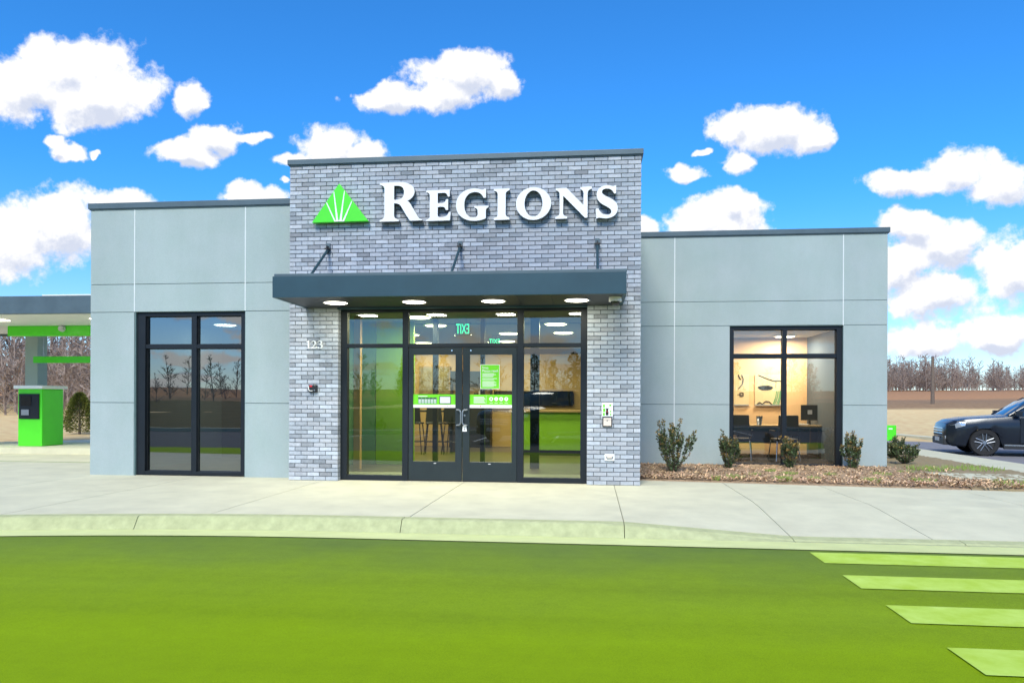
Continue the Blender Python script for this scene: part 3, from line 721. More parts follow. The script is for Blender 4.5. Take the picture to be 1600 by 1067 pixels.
# --- canopy
def canopy():
    x0, x1, yf, zb, zt = -4.574, 0.471, -1.232, 2.76, 3.065
    s = MB()
    s.box(x0, x1, yf, yf + 0.05, zb, zt); s.box(x0, x0 + 0.05, yf + 0.05, -0.004, zb, zt); s.box(x1 - 0.05, x1, yf + 0.05, -0.004, zb, zt)
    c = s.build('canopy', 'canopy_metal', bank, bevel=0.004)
    m = MB(); m.box(x0 + 0.02, x1 + 0.006, yf + 0.012, yf + 0.06, zt + 0.001, 3.103); m.box(x0 + 0.02, x0 + 0.06, yf + 0.061, -0.006, zt + 0.001, 3.102); m.box(x1 - 0.04, x1 + 0.005, yf + 0.061, -0.006, zt + 0.001, 3.102); m.build('drip_cap', 'coping', c, bevel=0.003)
    for k in range(10):
        a = x0 + 0.051 + k * (x1 - x0 - 0.102) / 10; b = a + (x1 - x0 - 0.102) / 10 - 0.004
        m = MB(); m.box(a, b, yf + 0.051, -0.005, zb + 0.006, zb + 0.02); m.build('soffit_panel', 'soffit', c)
    m = MB(); m.box(x0 + 0.05, x1 - 0.05, yf + 0.05, -0.005, 2.98, 3.0); m.build('deck', 'coping', c)
    m = MB(); m.box(OX0, OX1, -0.045, -0.006, zb - 0.028, zb + 0.006); m.build('ledger', 'canopy_metal', c)
    for x, y in ((-3.85, -0.62), (-2.64, -0.62), (-1.446, -0.62), (-0.218, -0.62)):
        m = MB(); m.tube((x, y, zb - 0.004), (x, y, zb + 0.0055), 0.20, 0.20, 28); l = m.build('downlight', 'steel', c)
        m = MB(); m.tube((x, y, zb - 0.010), (x, y, zb - 0.0045), 0.15, 0.172, 28); m.build('lens', 'lamp_white', l)
        ld = bpy.data.lights.new('downlight_glow', 'AREA'); ld.energy = 9; ld.size = 0.3; ld.color = (1.0, 0.97, 0.78)
        lo = bpy.data.objects.new('downlight_glow', ld); col.objects.link(lo); lo.location = (x, y, zb - 0.012)
    for x in (-4.195, -2.055, 0.081):
        m = MB(); m.tube((x, -0.03, 3.69), (x, -0.92, 3.03), 0.021, 0.021, 12); r = m.build('tie_rod', 'canopy_metal', c, smooth=True)
        m = MB(); m.box(x - 0.035, x + 0.035, -0.024, -0.004, 3.63, 3.79); m.build('wall_plate', 'coping', r, bevel=0.004)
        m = MB(); m.box(x - 0.011, x + 0.011, -0.09, -0.024, 3.65, 3.74); m.tube((x - 0.045, -0.055, 3.70), (x + 0.045, -0.055, 3.70), 0.014, None, 10); m.build('clevis', 'black', r)
        m = MB(); m.box(x - 0.05, x + 0.05, -1.0, -0.84, 3.0, 3.012); m.build('base_plate', 'coping', r)
canopy()

# ================================================================== SIGNS AND FITTINGS ON THE WALL
def parse(path):
    """tiny outline language: list of ('M'|'L', x, y) and ('C', x1,y1,x2,y2,x,y)"""
    toks = path.replace(',', ' ').split(); pts = []; i = 0; cur = None
    while i < len(toks):
        c = toks[i]; i += 1
        if c in 'ML': cur = (float(toks[i]), float(toks[i + 1])); i += 2; pts.append(cur)
        elif c == 'C':
            p1 = (float(toks[i]), float(toks[i + 1])); p2 = (float(toks[i + 2]), float(toks[i + 3])); p3 = (float(toks[i + 4]), float(toks[i + 5])); i += 6
            for k in range(1, 9):
                t = k / 8; q = 1 - t
                pts.append(tuple(q ** 3 * cur[j] + 3 * q * q * t * p1[j] + 3 * q * t * t * p2[j] + t ** 3 * p3[j] for j in (0, 1)))
            cur = p3
    return pts
def ell(cx, cy, rx, ry, n=40): return [(cx + rx * math.cos(2 * math.pi * k / n), cy + ry * math.sin(2 * math.pi * k / n)) for k in range(n)]
def glyph_mesh(loops, box, world, yf, yb, side_mat=1):
    """loops in drawing units -> front face, sides and back between yf and yb, fitted into world box"""
    bx0, by0, bx1, by1 = box; wx0, wz0, wx1, wz1 = world
    cu = bpy.data.curves.new('g', 'CURVE'); cu.dimensions = '2D'; cu.fill_mode = 'BOTH'; cu.extrude = (yb - yf) / 2
    for lp in loops:
        sp = cu.splines.new('POLY'); sp.points.add(len(lp) - 1)
        for p, (x, y) in zip(sp.points, lp):
            p.co = (wx0 + (x - bx0) / (bx1 - bx0) * (wx1 - wx0), wz0 + (by1 - y) / (by1 - by0) * (wz1 - wz0), 0, 1)
        sp.use_cyclic_u = True
    o = bpy.data.objects.new('g', cu); col.objects.link(o); bpy.context.view_layer.update()
    me = bpy.data.meshes.new_from_object(o.evaluated_get(bpy.context.evaluated_depsgraph_get()))
    bpy.data.objects.remove(o); bpy.data.curves.remove(cu)
    yc = (yf + yb) / 2
    for v in me.vertices: v.co = Vector((v.co.x, yc - v.co.z, v.co.y))
    bm = bmesh.new(); bm.from_mesh(me); bmesh.ops.recalc_face_normals(bm, faces=bm.faces); bm.to_mesh(me); bm.free()
    return me
GL = {
 'R': (['M 95,118 L 480,107 C 640,107 770,190 768,290 C 768,390 700,455 628,480 C 650,492 670,515 690,545 L 830,790 C 860,835 885,845 915,856 L 915,872 L 680,875 L 600,750 L 510,590 C 480,540 440,525 375,525 L 375,770 C 380,820 420,830 468,850 L 468,880 L 95,880 L 95,852 C 150,830 185,815 187,760 L 187,230 C 185,180 140,165 95,150',
        'M 375,180 L 440,180 C 520,180 565,230 565,310 C 565,400 520,455 420,455 L 375,455'], (95, 107, 915, 880), (-3.326, 4.095, -2.642, 4.711)),
 'E': (['M 985,272 L 1440,262 L 1440,400 L 1405,400 C 1385,345 1370,325 1330,325 L 1210,328 L 1210,522 L 1290,522 C 1340,520 1355,500 1370,452 L 1410,452 L 1410,660 L 1365,660 C 1350,610 1330,597 1290,597 L 1210,597 L 1210,740 C 1212,780 1220,795 1260,795 L 1300,793 C 1380,790 1400,760 1425,700 L 1460,698 L 1448,864 L 985,868 L 985,848 C 1030,830 1055,815 1055,780 L 1055,370 C 1055,330 1030,315 985,302'], (985, 262, 1460, 868), (-2.581, 4.088, -2.190, 4.572)),
 'G': (['M 860,215 L 860,430 L 805,432 C 770,340 700,290 610,290 C 450,290 365,410 365,580 C 365,770 450,885 580,885 C 640,885 670,855 670,800 L 670,720 C 665,680 640,670 595,655 L 595,615 L 918,612 L 918,650 C 880,670 858,680 858,720 L 858,905 C 800,940 700,962 600,962 C 330,962 175,800 175,590 C 175,370 340,205 590,205 C 680,205 720,235 770,240 C 800,240 815,225 830,215'], (175, 205, 918, 962), (-2.107, 4.075, -1.596, 4.578)),
 'I': (['M 1035,218 L 1395,212 L 1395,255 C 1340,275 1310,290 1308,340 L 1308,800 C 1310,850 1340,860 1395,880 L 1395,930 L 1035,935 L 1035,890 C 1090,870 1122,855 1122,800 L 1122,340 C 1120,290 1090,275 1035,258'], (1035, 212, 1395, 935), (-1.513, 4.079, -1.269, 4.565)),
 'O': (None, (68, 108, 558, 574), (-1.170, 4.068, -0.627, 4.571)),
 'N': (['M 622,118 L 770,112 L 1008,365 L 1008,200 C 1005,160 990,150 965,138 L 965,108 L 1122,102 L 1122,135 C 1085,150 1068,160 1066,200 L 1066,545 L 1030,548 L 725,225 L 725,470 C 728,510 750,515 782,525 L 782,553 L 615,555 L 615,528 C 650,515 675,505 675,470 L 675,200 C 672,165 650,155 622,148'], (615, 102, 1122, 555), (-0.563, 4.076, -0.009, 4.561)),
 'S': (['M 1462,85 L 1462,200 L 1432,203 C 1415,155 1380,130 1330,130 C 1290,130 1263,145 1263,175 C 1263,205 1290,220 1350,250 C 1430,290 1485,325 1485,410 C 1485,500 1410,548 1320,550 C 1280,550 1240,535 1215,538 L 1185,553 L 1178,410 L 1215,408 C 1240,470 1280,498 1335,498 C 1375,498 1395,480 1395,455 C 1395,425 1370,405 1310,372 C 1240,335 1188,295 1188,215 C 1188,130 1250,85 1335,82 C 1380,82 1400,100 1425,95'], (1178, 82, 1485, 553), (0.055, 4.064, 0.386, 4.572)),
}
def wall_sign():
    root = thing('wall_sign', 'white serif capital letters with green triangle emblem high on the brick tower', 'sign', (-2.02, -0.05, 4.08))
    for ch in 'REGIONS':
        d, box, world = GL[ch]
        loops = [parse(p) for p in d] if d else [ell(313, 341, 245, 233), ell(313, 340, 125, 186)]
        me = glyph_mesh(loops, box, world, -0.115, -0.022)
        me.materials.clear(); me.materials.append(MATS['letter_white']); me.materials.append(MATS['letter_side'])
        for p in me.polygons: p.material_index = 0 if abs(p.normal.y) > 0.7 else 1
        for v in me.vertices: v.co -= root.location
        o = bpy.data.objects.new('letter', me); col.objects.link(o); o.parent = root
        m = MB(); cx = (world[0] + world[2]) / 2
        for dx in ((-0.1, 0.1) if ch not in 'I' else (0,)):
            pass
    # emblem: green triangle with four white rays
    A, B, C = (-4.43, 4.105), (-3.512, 4.112), (-3.985, 4.715)
    m = MB(); m.prism([A, B, C], -0.115, -0.022, lambda u, v, h: (u, h, v)); e = m.build('emblem', 'logo_green', root, bevel=0.004)
    def ex(px, py): return (-4.43 + (px - 65) / (1400 - 65) * 0.918, 4.11 + (970 - py) / (970 - 85) * 0.603)
    for q in ([(605, 966), (640, 966), (424, 510), (404, 520)], [(652, 966), (700, 966), (600, 275), (580, 283)], [(722, 966), (775, 966), (850, 258), (832, 262)], [(790, 966), (835, 966), (1026, 508), (1008, 498)]):
        q = [ex(*p) for p in q]; m = MB(); m.prism(q, -0.119, -0.1155, lambda u, v, h: (u, h, v)); m.build('ray', 'letter_white', e)
    q = [ex(*p) for p in ((598, 967), (838, 966), (825, 938), (612, 938))]
    m = MB(); m.prism(q, -0.1205, -0.1195, lambda u, v, h: (u, h, v)); m.build('ray', 'letter_white', e)
    # stand-off studs hold letters off the brick
    m = MB()
    for ch in 'REGIONS':
        w = GL[ch][2]; cx, cz = (w[0] + w[2]) / 2, (w[1] + w[3]) / 2
        off = {'R': (-0.18, 0), 'E': (-0.07, 0), 'G': (-0.20, 0), 'I': (0, 0), 'O': (-0.22, 0), 'N': (0.0, 0.0), 'S': (0.0, 0)}[ch]
        m.tube((cx + off[0], -0.022, cz), (cx + off[0], 0.006, cz), 0.01, None, 6)
    m.tube((-3.97, -0.022, 4.3), (-3.97, 0.006, 4.3), 0.012, None, 6)
    m.build('stud', 'steel', root)
wall_sign()
DG = {
 '1': (['M 20,12 L 52,0 L 60,0 L 60,88 C 60,95 66,97 78,97 L 78,100 L 20,100 L 20,97 C 34,97 40,95 40,88 L 40,22 C 40,16 34,16 20,18'], (20, 0, 78, 100)),
 '2': (['M 4,30 C 8,10 22,0 40,0 C 60,0 72,12 72,28 C 72,48 52,62 26,84 L 60,84 C 68,84 72,80 76,70 L 80,71 L 74,100 L 2,100 L 2,96 C 34,66 51,50 51,30 C 51,18 44,10 33,10 C 22,10 12,17 8,32'], (2, 0, 80, 100)),
 '3': (['M 5,24 C 10,8 22,0 39,0 C 58,0 69,9 69,23 C 69,34 62,41 52,46 C 66,50 75,58 75,70 C 75,88 58,100 33,100 C 14,100 2,95 2,86 C 2,80 7,77 12,77 C 22,77 26,92 38,92 C 48,92 55,85 55,74 C 55,60 45,52 24,52 L 24,47 C 40,44 50,38 50,26 C 50,16 43,10 33,10 C 22,10 14,16 9,26'], (2, 0, 75, 100)),
}
def house_number():
    root = thing('house_number', 'white serif numerals 123 on the left brick pier', 'house number', (-4.43, -0.02, 2.11))
    for ch, xa, xb in (('1', -4.548, -4.488), ('2', -4.472, -4.382), ('3', -4.368, -4.284)):
        d, box = DG[ch]; me = glyph_mesh([parse(p) for p in d], box, (xa, 2.112, xb, 2.240), -0.022, -0.004)
        me.materials.clear(); me.materials.append(MATS['letter_white'])
        for v in me.vertices: v.co -= root.location
        o = bpy.data.objects.new('numeral', me); col.objects.link(o); o.parent = root
house_number()
def fittings():
    # key box
    r = thing('key_box', 'small black key box with red tab on the left brick pier', 'key box', (-4.43, 0, 1.42))
    m = MB(); m.box(-4.505, -4.362, -0.055, -0.004, 1.415, 1.532); b = m.build('case', 'black', r, bevel=0.01)
    m = MB(); m.box(-4.480, -4.437, -0.060, -0.0555, 1.498, 1.524); m.build('tab', 'red', r)
    m = MB(); m.path([(-4.496, -0.060, 1.515), (-4.493, -0.060, 1.455), (-4.475, -0.060, 1.436), (-4.428, -0.060, 1.436)], 0.006, 6); m.build('reflective_band', 'white_paint', r)
    m = MB(); m.tube((-4.398, -0.055, 1.445), (-4.398, -0.064, 1.445), 0.012, 0.011, 12); m.tube((-4.392, -0.05, 1.52), (-4.385, -0.062, 1.545), 0.012, 0.012, 10); m.build('knob', 'steel', r)
    # notice above the push plate
    r = thing('wall_notice', 'small white and green notice with dark figure above the push plate', 'sign', (0.242, 0, 1.055))
    m = MB(); m.box(0.160, 0.326, -0.012, -0.004, 1.056, 1.268); m.build('board', 'white_paint', r, bevel=0.003)
    for (a, b, c, d) in ((0.178, 0.205, 1.195, 1.240), (0.272, 0.304, 1.214, 1.240), (0.178, 0.212, 1.125, 1.18), (0.176, 0.206, 1.07, 1.112), (0.286, 0.304, 1.12, 1.15), (0.283, 0.305, 1.075, 1.10)):
        m = MB(); m.box(a, b, -0.0140, -0.0125, c, d); m.build('green_patch', 'sign_green', r)
    m = MB(); m.prism([(0.222, 1.075), (0.258, 1.075), (0.262, 1.11), (0.255, 1.15), (0.262, 1.19), (0.25, 1.182), (0.24, 1.176), (0.23, 1.182), (0.218, 1.19), (0.225, 1.15), (0.218, 1.11)], -0.0160, -0.0125, lambda u, v, h: (u, h, v)); m.build('figure', 'black', r)
    m = MB(); m.box(0.234, 0.246, -0.0175, -0.0162, 1.12, 1.14); m.build('figure_mark', 'red', r)
    # push plate
    r = thing('push_plate', 'square beige door push plate in a black frame on the right pier', 'push plate', (0.243, 0, 0.895))
    m = MB(); m.box(0.170, 0.317, -0.028, -0.004, 0.896, 1.050); m.build('frame', 'black', r, bevel=0.012)
    m = MB(); m.box(0.184, 0.303, -0.034, -0.0285, 0.912, 1.034); m.build('plate', 'beige', r, bevel=0.003)
    m = MB(); m.box(0.19, 0.297, -0.0352, -0.0342, 1.006, 1.010); m.box(0.232, 0.252, -0.0352, -0.0342, 0.985, 1.0); m.build('print', 'letter_side', r)
    # outlet
    r = thing('outlet_cover', 'white weatherproof outlet cover low on the right pier', 'outlet', (0.280, 0, 0.375))
    m = MB(); m.box(0.203, 0.357, -0.03, -0.004, 0.376, 0.480); m.build('cover', 'white_paint', r, bevel=0.012)
    m = MB(); m.path([(0.232, -0.036, 0.445), (0.240, -0.036, 0.412), (0.320, -0.036, 0.412), (0.328, -0.036, 0.445)], 0.007, 6); m.build('latch', 'steel', r)
    m = MB(); m.box(0.245, 0.315, -0.036, -0.0305, 0.42, 0.455); m.build('flap', 'beige', r)
    # security camera under the canopy
    r = thing('security_camera', 'white dome security camera under the right end of the canopy', 'camera', (0.33, -0.85, 2.66))
    m = MB(); m.tube((0.33, -0.85, 2.765), (0.33, -0.85, 2.705), 0.088, 0.092, 24); m.build('housing', 'white_paint', r, smooth=True)
    m = MB(); n = 5
    for k in range(n): 
        a0, a1 = k / n * math.pi / 2, (k + 1) / n * math.pi / 2
        m.tube((0.33, -0.85, 2.7045 - 0.06 * math.sin(a0)), (0.33, -0.85, 2.7045 - 0.06 * math.sin(a1)), 0.065 * math.cos(a0), max(0.065 * math.cos(a1), 0.0005), 20, cap=False)
    m.build('dome', 'screen', r, smooth=True)
    # lock tag on the door
    r = thing('lock_tag', 'small white tag hanging below the right door pull', 'tag', (-1.998, 0.14, 0.80))
    m = MB(); m.prism([(-2.035, 0.80), (-1.965, 0.80), (-1.965, 0.815), (-1.972, 0.885), (-1.985, 0.895), (-2.015, 0.895), (-2.028, 0.885), (-2.035, 0.815)], 0.128, 0.142, lambda u, v, h: (u, h, v)); m.build('tag_body', 'white_paint', r)
    m = MB(); m.path([(-2.01, 0.126, 0.86), (-2.0, 0.126, 0.868), (-1.99, 0.126, 0.86)], 0.003, 6); m.box(-2.01, -1.99, 0.1255, 0.1275, 0.825, 0.84); m.build('tag_print', 'letter_side', r)
fittings()
def door_notices():
    y = 0.1655
    def flat(nm, m_, r, a, b, c, d, yy=0.0, bev=0):
        m = MB(); m.box(a, b, y - 0.002 - yy, y - yy, c, d); return m.build(nm, m_, r)
    # poster
    r = thing('door_poster', 'green notice poster with white text taped to the right door glass', 'poster', (-1.60, y, 1.477))
    flat('sheet', 'sign_green', r, -1.755, -1.447, 1.477, 1.862)
    s = MB(); yy = y - 0.0032
    for a, b, c, d in ((-1.755, -1.447, 1.856, 1.862), (-1.755, -1.447, 1.477, 1.483), (-1.755, -1.749, 1.483, 1.856), (-1.453, -1.447, 1.483, 1.856)): s.box(a, b, yy, yy + 0.001, c, d)
    s.build('border', 'white_paint', r)
    text_obj('lettering', 'Stop.', 0.055, 'white_paint', r, (-1.725 + 1.60, -0.0045, 1.795 - 1.477), depth=0.001, width=0.105)
    text_obj('lettering', 'Please read:', 0.055, 'white_paint', r, (-1.725 + 1.60, -0.0045, 1.745 - 1.477), depth=0.001, width=0.25)
    z = 1.715; rnd = random.Random(4)
    while z > 1.51:
        flat('text_line', 'white_paint', r, -1.722, -1.722 + rnd.uniform(0.17, 0.235), z, z + 0.007, 0.003); z -= rnd.choice((0.016, 0.016, 0.03))
    # strips on both doors
    r = thing('door_sticker', 'green and white sticker strip with a keypad picture on the left door glass', 'sticker', (-2.497, y, 1.175))
    flat('green_band', 'sign_green', r, -2.842, -2.152, 1.223, 1.388); flat('white_band', 'white_paint', r, -2.842, -2.152, 1.175, 1.2228)
    flat('keypad_picture', 'wall_sage', r, -2.76, -2.455, 1.240, 1.338, 0.003); 
    for k in range(5): flat('keypad_row', 'frame', r, -2.757 + k * 0.061, -2.757 + k * 0.061 + 0.05, 1.318, 1.334, 0.006)
    for j in range(3):
        for k in range(6): flat('key', 'plate', r, -2.752 + k * 0.05, -2.752 + k * 0.05 + 0.036, 1.248 + j * 0.022, 1.248 + j * 0.022 + 0.014, 0.006)
    flat('screen_picture', 'frame', r, -2.415, -2.228, 1.236, 1.36, 0.003); flat('screen_face', 'plate', r, -2.405, -2.238, 1.246, 1.35, 0.006)
    flat('caption', 'white_paint', r, -2.76, -2.61, 1.352, 1.362, 0.003)
    for a in (-2.29, -2.235): flat('dot', 'frame', r, a, a + 0.012, 1.196, 1.206, 0.003)
    r = thing('door_sticker', 'green and white sticker strip with four round icons on the right door glass', 'sticker', (-1.587, y, 1.175))
    flat('green_band', 'sign_green', r, -1.926, -1.248, 1.223, 1.386); flat('white_band', 'white_paint', r, -1.926, -1.248, 1.175, 1.2228)
    for k in range(6): flat('text_line', 'white_paint', r, -1.86, -1.695 + 0.012 * (k % 3), 1.342 - k * 0.018, 1.350 - k * 0.018, 0.003)
    flat('divider', 'white_paint', r, -1.662, -1.659, 1.235, 1.375, 0.003)
    for k in range(4):
        cx = -1.580 + k * 0.080
        m = MB(); m.tube((cx, y - 0.003, 1.318), (cx, y - 0.0045, 1.318), 0.031, 0.031, 20); ic = m.build('icon', 'white_paint', r)
        m = MB()
        if k == 0: m.tube((cx, y - 0.005, 1.318), (cx, y - 0.006, 1.318), 0.016, None, 14)
        elif k == 1: m.box(cx - 0.014, cx + 0.012, y - 0.006, y - 0.005, 1.306, 1.316)
        elif k == 2: m.prism([(cx - 0.014, 1.308), (cx + 0.014, 1.312), (cx + 0.012, 1.328), (cx - 0.012, 1.324)], y - 0.006, y - 0.005, lambda u, v, h: (u, h, v))
        else: m.prism([(cx - 0.015, 1.325), (cx, 1.312), (cx + 0.015, 1.325), (cx, 1.338)], y - 0.006, y - 0.005, lambda u, v, h: (u, h, v))
        m.build('icon_mark', 'sign_green', ic)
        m = MB(); m.prism([(cx - 0.008, 1.290), (cx + 0.008, 1.290), (cx, 1.276)], y - 0.0045, y - 0.003, lambda u, v, h: (u, h, v)); m.box(cx - 0.025, cx + 0.025, y - 0.0045, y - 0.003, 1.250, 1.256); m.build('icon_caption', 'white_paint', r)
    flat('logo_print', 'beige', r, -1.875, -1.80, 1.194, 1.203, 0.003); flat('logo_print', 'red', r, -1.765, -1.735, 1.192, 1.206, 0.003); flat('logo_print', 'beige', r, -1.70, -1.67, 1.195, 1.203, 0.003)
door_notices()

# ================================================================== INSIDE
CZ = 2.86
def inside():
    s = MB(); s.box(-8.25, 5.35, 0.25, 13.74, -0.10, -0.004)
    tag(s.build('interior_floor', 'floor_tile'), kind='structure')
    s = MB(); s.box(TX0 + 0.01, TX1 - 0.27, 0.262, 3.34, CZ, CZ + 0.08); s.box(-8.25, TX0, 0.64, 13.74, CZ, CZ + 0.08); s.box(TX0, TX1, 3.62, 13.74, CZ, CZ + 0.08); s.box(TX1, 5.35, 3.62, 13.74, CZ, CZ + 0.08)
    tag(s.build('interior_ceiling', 'ceiling'), kind='structure')
    s = MB(); s.box(-4.75, 0.4, 0.27, 1.5, -0.003, 0.002)
    tag(s.build('entry_mat', 'floor_light'), 'pale green-grey entrance mat just inside the glass', 'mat')
    s = MB(); s.box(0.95, 5.23, 3.64, 7.24, -0.003, 0.004)  # dark sheet added over the lit floor to dim the lower window view
    tag(s.build('office_dark_sheet', 'dark_sheet'), kind='structure')
    def wall(m_, *b):
        s = MB(); s.box(*b); tag(s.build('interior_wall', m_), kind='structure')
    wall('wall_inside', -8.25, 0.8, 9.0, 9.12, 0, CZ - 0.001)           # lobby back wall
    wall('wall_sage', TX0 - 0.05, TX0 + 0.06, 0.64, 3.4, 0, CZ - 0.001)   # between left room and vestibule
    wall('wall_dark', -8.25, TX0 - 0.06, 4.3, 4.4, 0, CZ - 0.001)          # back of the left room
    wall('wall_grey', 0.82, 0.94, 3.62, 9.12, 0, CZ - 0.001)               # lobby / office
    wall('wall_peach', 0.95, 5.34, 7.25, 7.35, 0, CZ - 0.001)             # office back wall
    wall('wall_dark', 5.24, 5.34, 3.63, 7.24, 0, CZ - 0.001)               # office side wall
    wall('wall_lime', -4.32, -3.55, 3.05, 3.15, 0, CZ - 0.001)             # lime green accent wall
    wall('wall_sage', -4.78, -4.33, 3.02, 3.12, 0, CZ - 0.001)
    wall('wall_inside', -4.42, -4.30, 1.95, 2.07, 0, CZ - 0.001)           # pale post
    s = MB()                                                               # inner vestibule frames
    for a, b in ((-1.16, -0.99), (-2.12, -2.04), (-3.05, -2.96)): s.box(a, b, 2.55, 2.67, 0, CZ - 0.001)
    s.box(-3.5, 0.4, 2.56, 2.66, 2.18, 2.28)
    tag(s.build('inner_frame', 'frame'), 'dark inner vestibule frame seen through the entrance glass', 'frame')
    # ceiling lights
    k = 0
    spots = [(-3.19, 2.0, 'first ceiling light behind the transom glass, above left door'), (-3.2, 3.5, 'second ceiling light above the left door'), (-0.72, 3.4, 'ceiling light behind the right transom pane'), (-0.64, 5.3, 'far ceiling light behind the right transom pane'), (-4.5, 8.0, 'farthest ceiling light behind the left transom'), (-4.27, 5.6, 'ceiling light over the bar stools'), (-1.9, 5.4, 'ceiling light above the small exit sign'), (-2.2, 7.6, 'ceiling light near the lobby back wall'), (-7.55, 3.1, 'lone ceiling light in the left window'), (4.55, 6.6, 'ceiling light over the office desk'), (2.6, 5.6, 'ceiling light in the office, left of the desk')]
    for x, y, lb in spots:
        t = thing('ceiling_light', lb if 'ceiling light' in lb else lb, 'ceiling light', (x, y, CZ - 0.05), group='recessed ceiling lights inside the bank')
        m = MB(); m.tube((x, y, CZ - 0.001), (x, y, CZ - 0.03), 0.26, 0.25, 24); m.build('housing', 'white_paint', t)
        m = MB(); m.tube((x, y, CZ - 0.0305), (x, y, CZ - 0.045), 0.22, 0.19, 24); m.build('lens', 'lamp_warm', t)
        ld = bpy.data.lights.new('ceiling_glow', 'AREA'); ld.shape = 'DISK'; ld.size = 0.4; ld.color = (1.0, 0.85, 0.62)
        ld.energy = 110 if x > 2 else (6 if x < -7 else 38)
        lo = bpy.data.objects.new('ceiling_glow', ld); col.objects.link(lo); lo.location = (x, y, CZ - 0.06)
    # exit signs read from the inside, so mirrored from here
    for (x, y, z, w, h, lb) in ((-2.45, 2.50, 2.66, 0.25, 0.20, 'large green exit sign hanging behind the transom, mirrored from outside'), (-2.30, 6.0, 2.70, 0.25, 0.12, 'smaller green exit sign deeper in the lobby, mirrored from outside')):
        t = thing('exit_sign', lb, 'sign', (x, y, z - h / 2))
        m = MB(); m.box(x - w / 2 - 0.03, x + w / 2 + 0.03, y + 0.0, y + 0.006, z - h / 2 - 0.03, z + h / 2 + 0.03); m.build('panel', 'glass_clear', t)
        m = MB(); m.tube((x - 0.06, y + 0.003, z + h / 2 + 0.03), (x - 0.06, y + 0.003, CZ), 0.006, None, 6); m.tube((x + 0.06, y + 0.003, z + h / 2 + 0.03), (x + 0.06, y + 0.003, CZ), 0.006, None, 6); m.build('hanger', 'steel', t)
        o = text_obj('lettering', 'EXIT', h * 1.35, 'exit_green', t, (w / 2, -0.004, 0.01), rot=(math.pi / 2, 0, math.pi), depth=0.001, width=w)
    # framed picture on lobby wall
    t = thing('framed_photo', 'large brown framed photo on the tan wall behind the left door', 'picture', (-4.3, 8.95, 1.5))
    m = MB(); m.box(-4.85, -3.95, 8.95, 8.98, 1.48, 2.25); m.build('frame', 'wood', t, bevel=0.005)
    m = MB(); m.box(-4.80, -4.0, 8.94, 8.9495, 1.53, 2.20); m.build('print', mat('photo_print', (0.20, 0.15, 0.07), rough=0.5, c2=(0.45, 0.36, 0.18), scale=5), t)
    # dark media wall and counter
    t = thing('media_wall', 'black wall-mounted screen band behind the right sidelight', 'screen', (-1.2, 8.9, 1.1))
    m = MB(); m.box(-2.7, -0.5, 8.86, 8.98, 1.15, 1.56); m.build('panel', 'screen', t, bevel=0.01); m = MB(); m.box(-2.72, -0.48, 8.981, 8.999, 1.2, 1.5); m.build('bracket', 'black', t)
    t = thing('book_cabinet', 'black open cabinet on the lobby back wall behind the poster', 'cabinet', (-3.0, 8.8, 0))
    m = MB(); m.box(-3.9, -2.75, 8.55, 8.95, 0, 1.15); m.box(-3.9, -2.75, 8.7, 8.95, 1.75, 2.1); m.box(-3.9, -3.86, 8.7, 8.95, 1.15, 1.75); m.box(-2.79, -2.75, 8.7, 8.95, 1.15, 1.75); m.build('case', 'black', t)
    for k in range(7): m = MB(); m.box(-3.8 + k * 0.14, -3.72 + k * 0.14, 8.72, 8.92, 1.152, 1.45 + 0.05 * (k % 3)); m.build('binder', 'plate' if k % 2 else 'black', t)
    t = thing('service_counter', 'lime green fronted service counter behind the right sidelight', 'counter', (-0.9, 6.2, 0))
    m = MB(); m.box(-1.9, 0.3, 6.0, 6.6, 0.12, 1.02); m.build('front', 'wall_lime', t, bevel=0.01)
    m = MB(); m.box(-1.95, 0.35, 5.92, 6.65, 1.021, 1.07); m.build('top', 'wood', t, bevel=0.006); m = MB(); m.box(-1.88, 0.28, 6.06, 6.55, 0.0, 0.119); m.build('plinth', 'black', t)
    # high table with bar stools
    t = thing('high_table', 'high black table behind the left door', 'table', (-4.0, 6.6, 0))
    m = MB(); m.box(-4.75, -3.35, 6.35, 6.95, 1.0, 1.045); m.build('table_top', 'black', t, bevel=0.006)
    for x in (-4.68, -3.42):
        m = MB(); m.box(x - 0.03, x + 0.03, 6.4, 6.9, 0, 0.999); m.build('leg', 'black', t)
    def stool():
        t = thing('bar_stool', 'x', 'stool', (0, 0, 0), group='black bar stools at the high table')
        m = MB(); m.box(-0.2, 0.2, -0.2, 0.2, 0.72, 0.76); m.build('seat', 'black', t, bevel=0.02, local=True)
        m = MB(); m.prism([(-0.2, 0.77), (0.2, 0.77), (0.17, 1.12), (-0.17, 1.12)], -0.2, -0.17, lambda u, v, h: (u, h, v)); m.build('backrest', 'black', t, bevel=0.008, local=True)
        for a in (-1, 1):
            for b in (-1, 1):
                m = MB(); m.tube((a * 0.16, b * 0.16, 0.72), (a * 0.23, b * 0.23, 0), 0.013, 0.011, 8); m.build('leg', 'black', t, local=True)
        m = MB(); m.path([(-0.2, -0.2, 0.3), (0.2, -0.2, 0.3), (0.2, 0.2, 0.3), (-0.2, 0.2, 0.3), (-0.2, -0.2, 0.3)], 0.009, 6); m.build('footrest', 'black', t, local=True)
        return t
    s0 = stool(); s0.location = (-4.25, 6.0, 0); s0['label'] = 'black bar stool at the high table, leftmost of the three'
    copy_tree(s0, loc=(-3.75, 5.95, 0), rz=0.15, label='black bar stool at the high table, middle of the three')
    copy_tree(s0, loc=(-3.3, 6.02, 0), rz=-0.1, label='black bar stool at the high table, nearest the door centre')
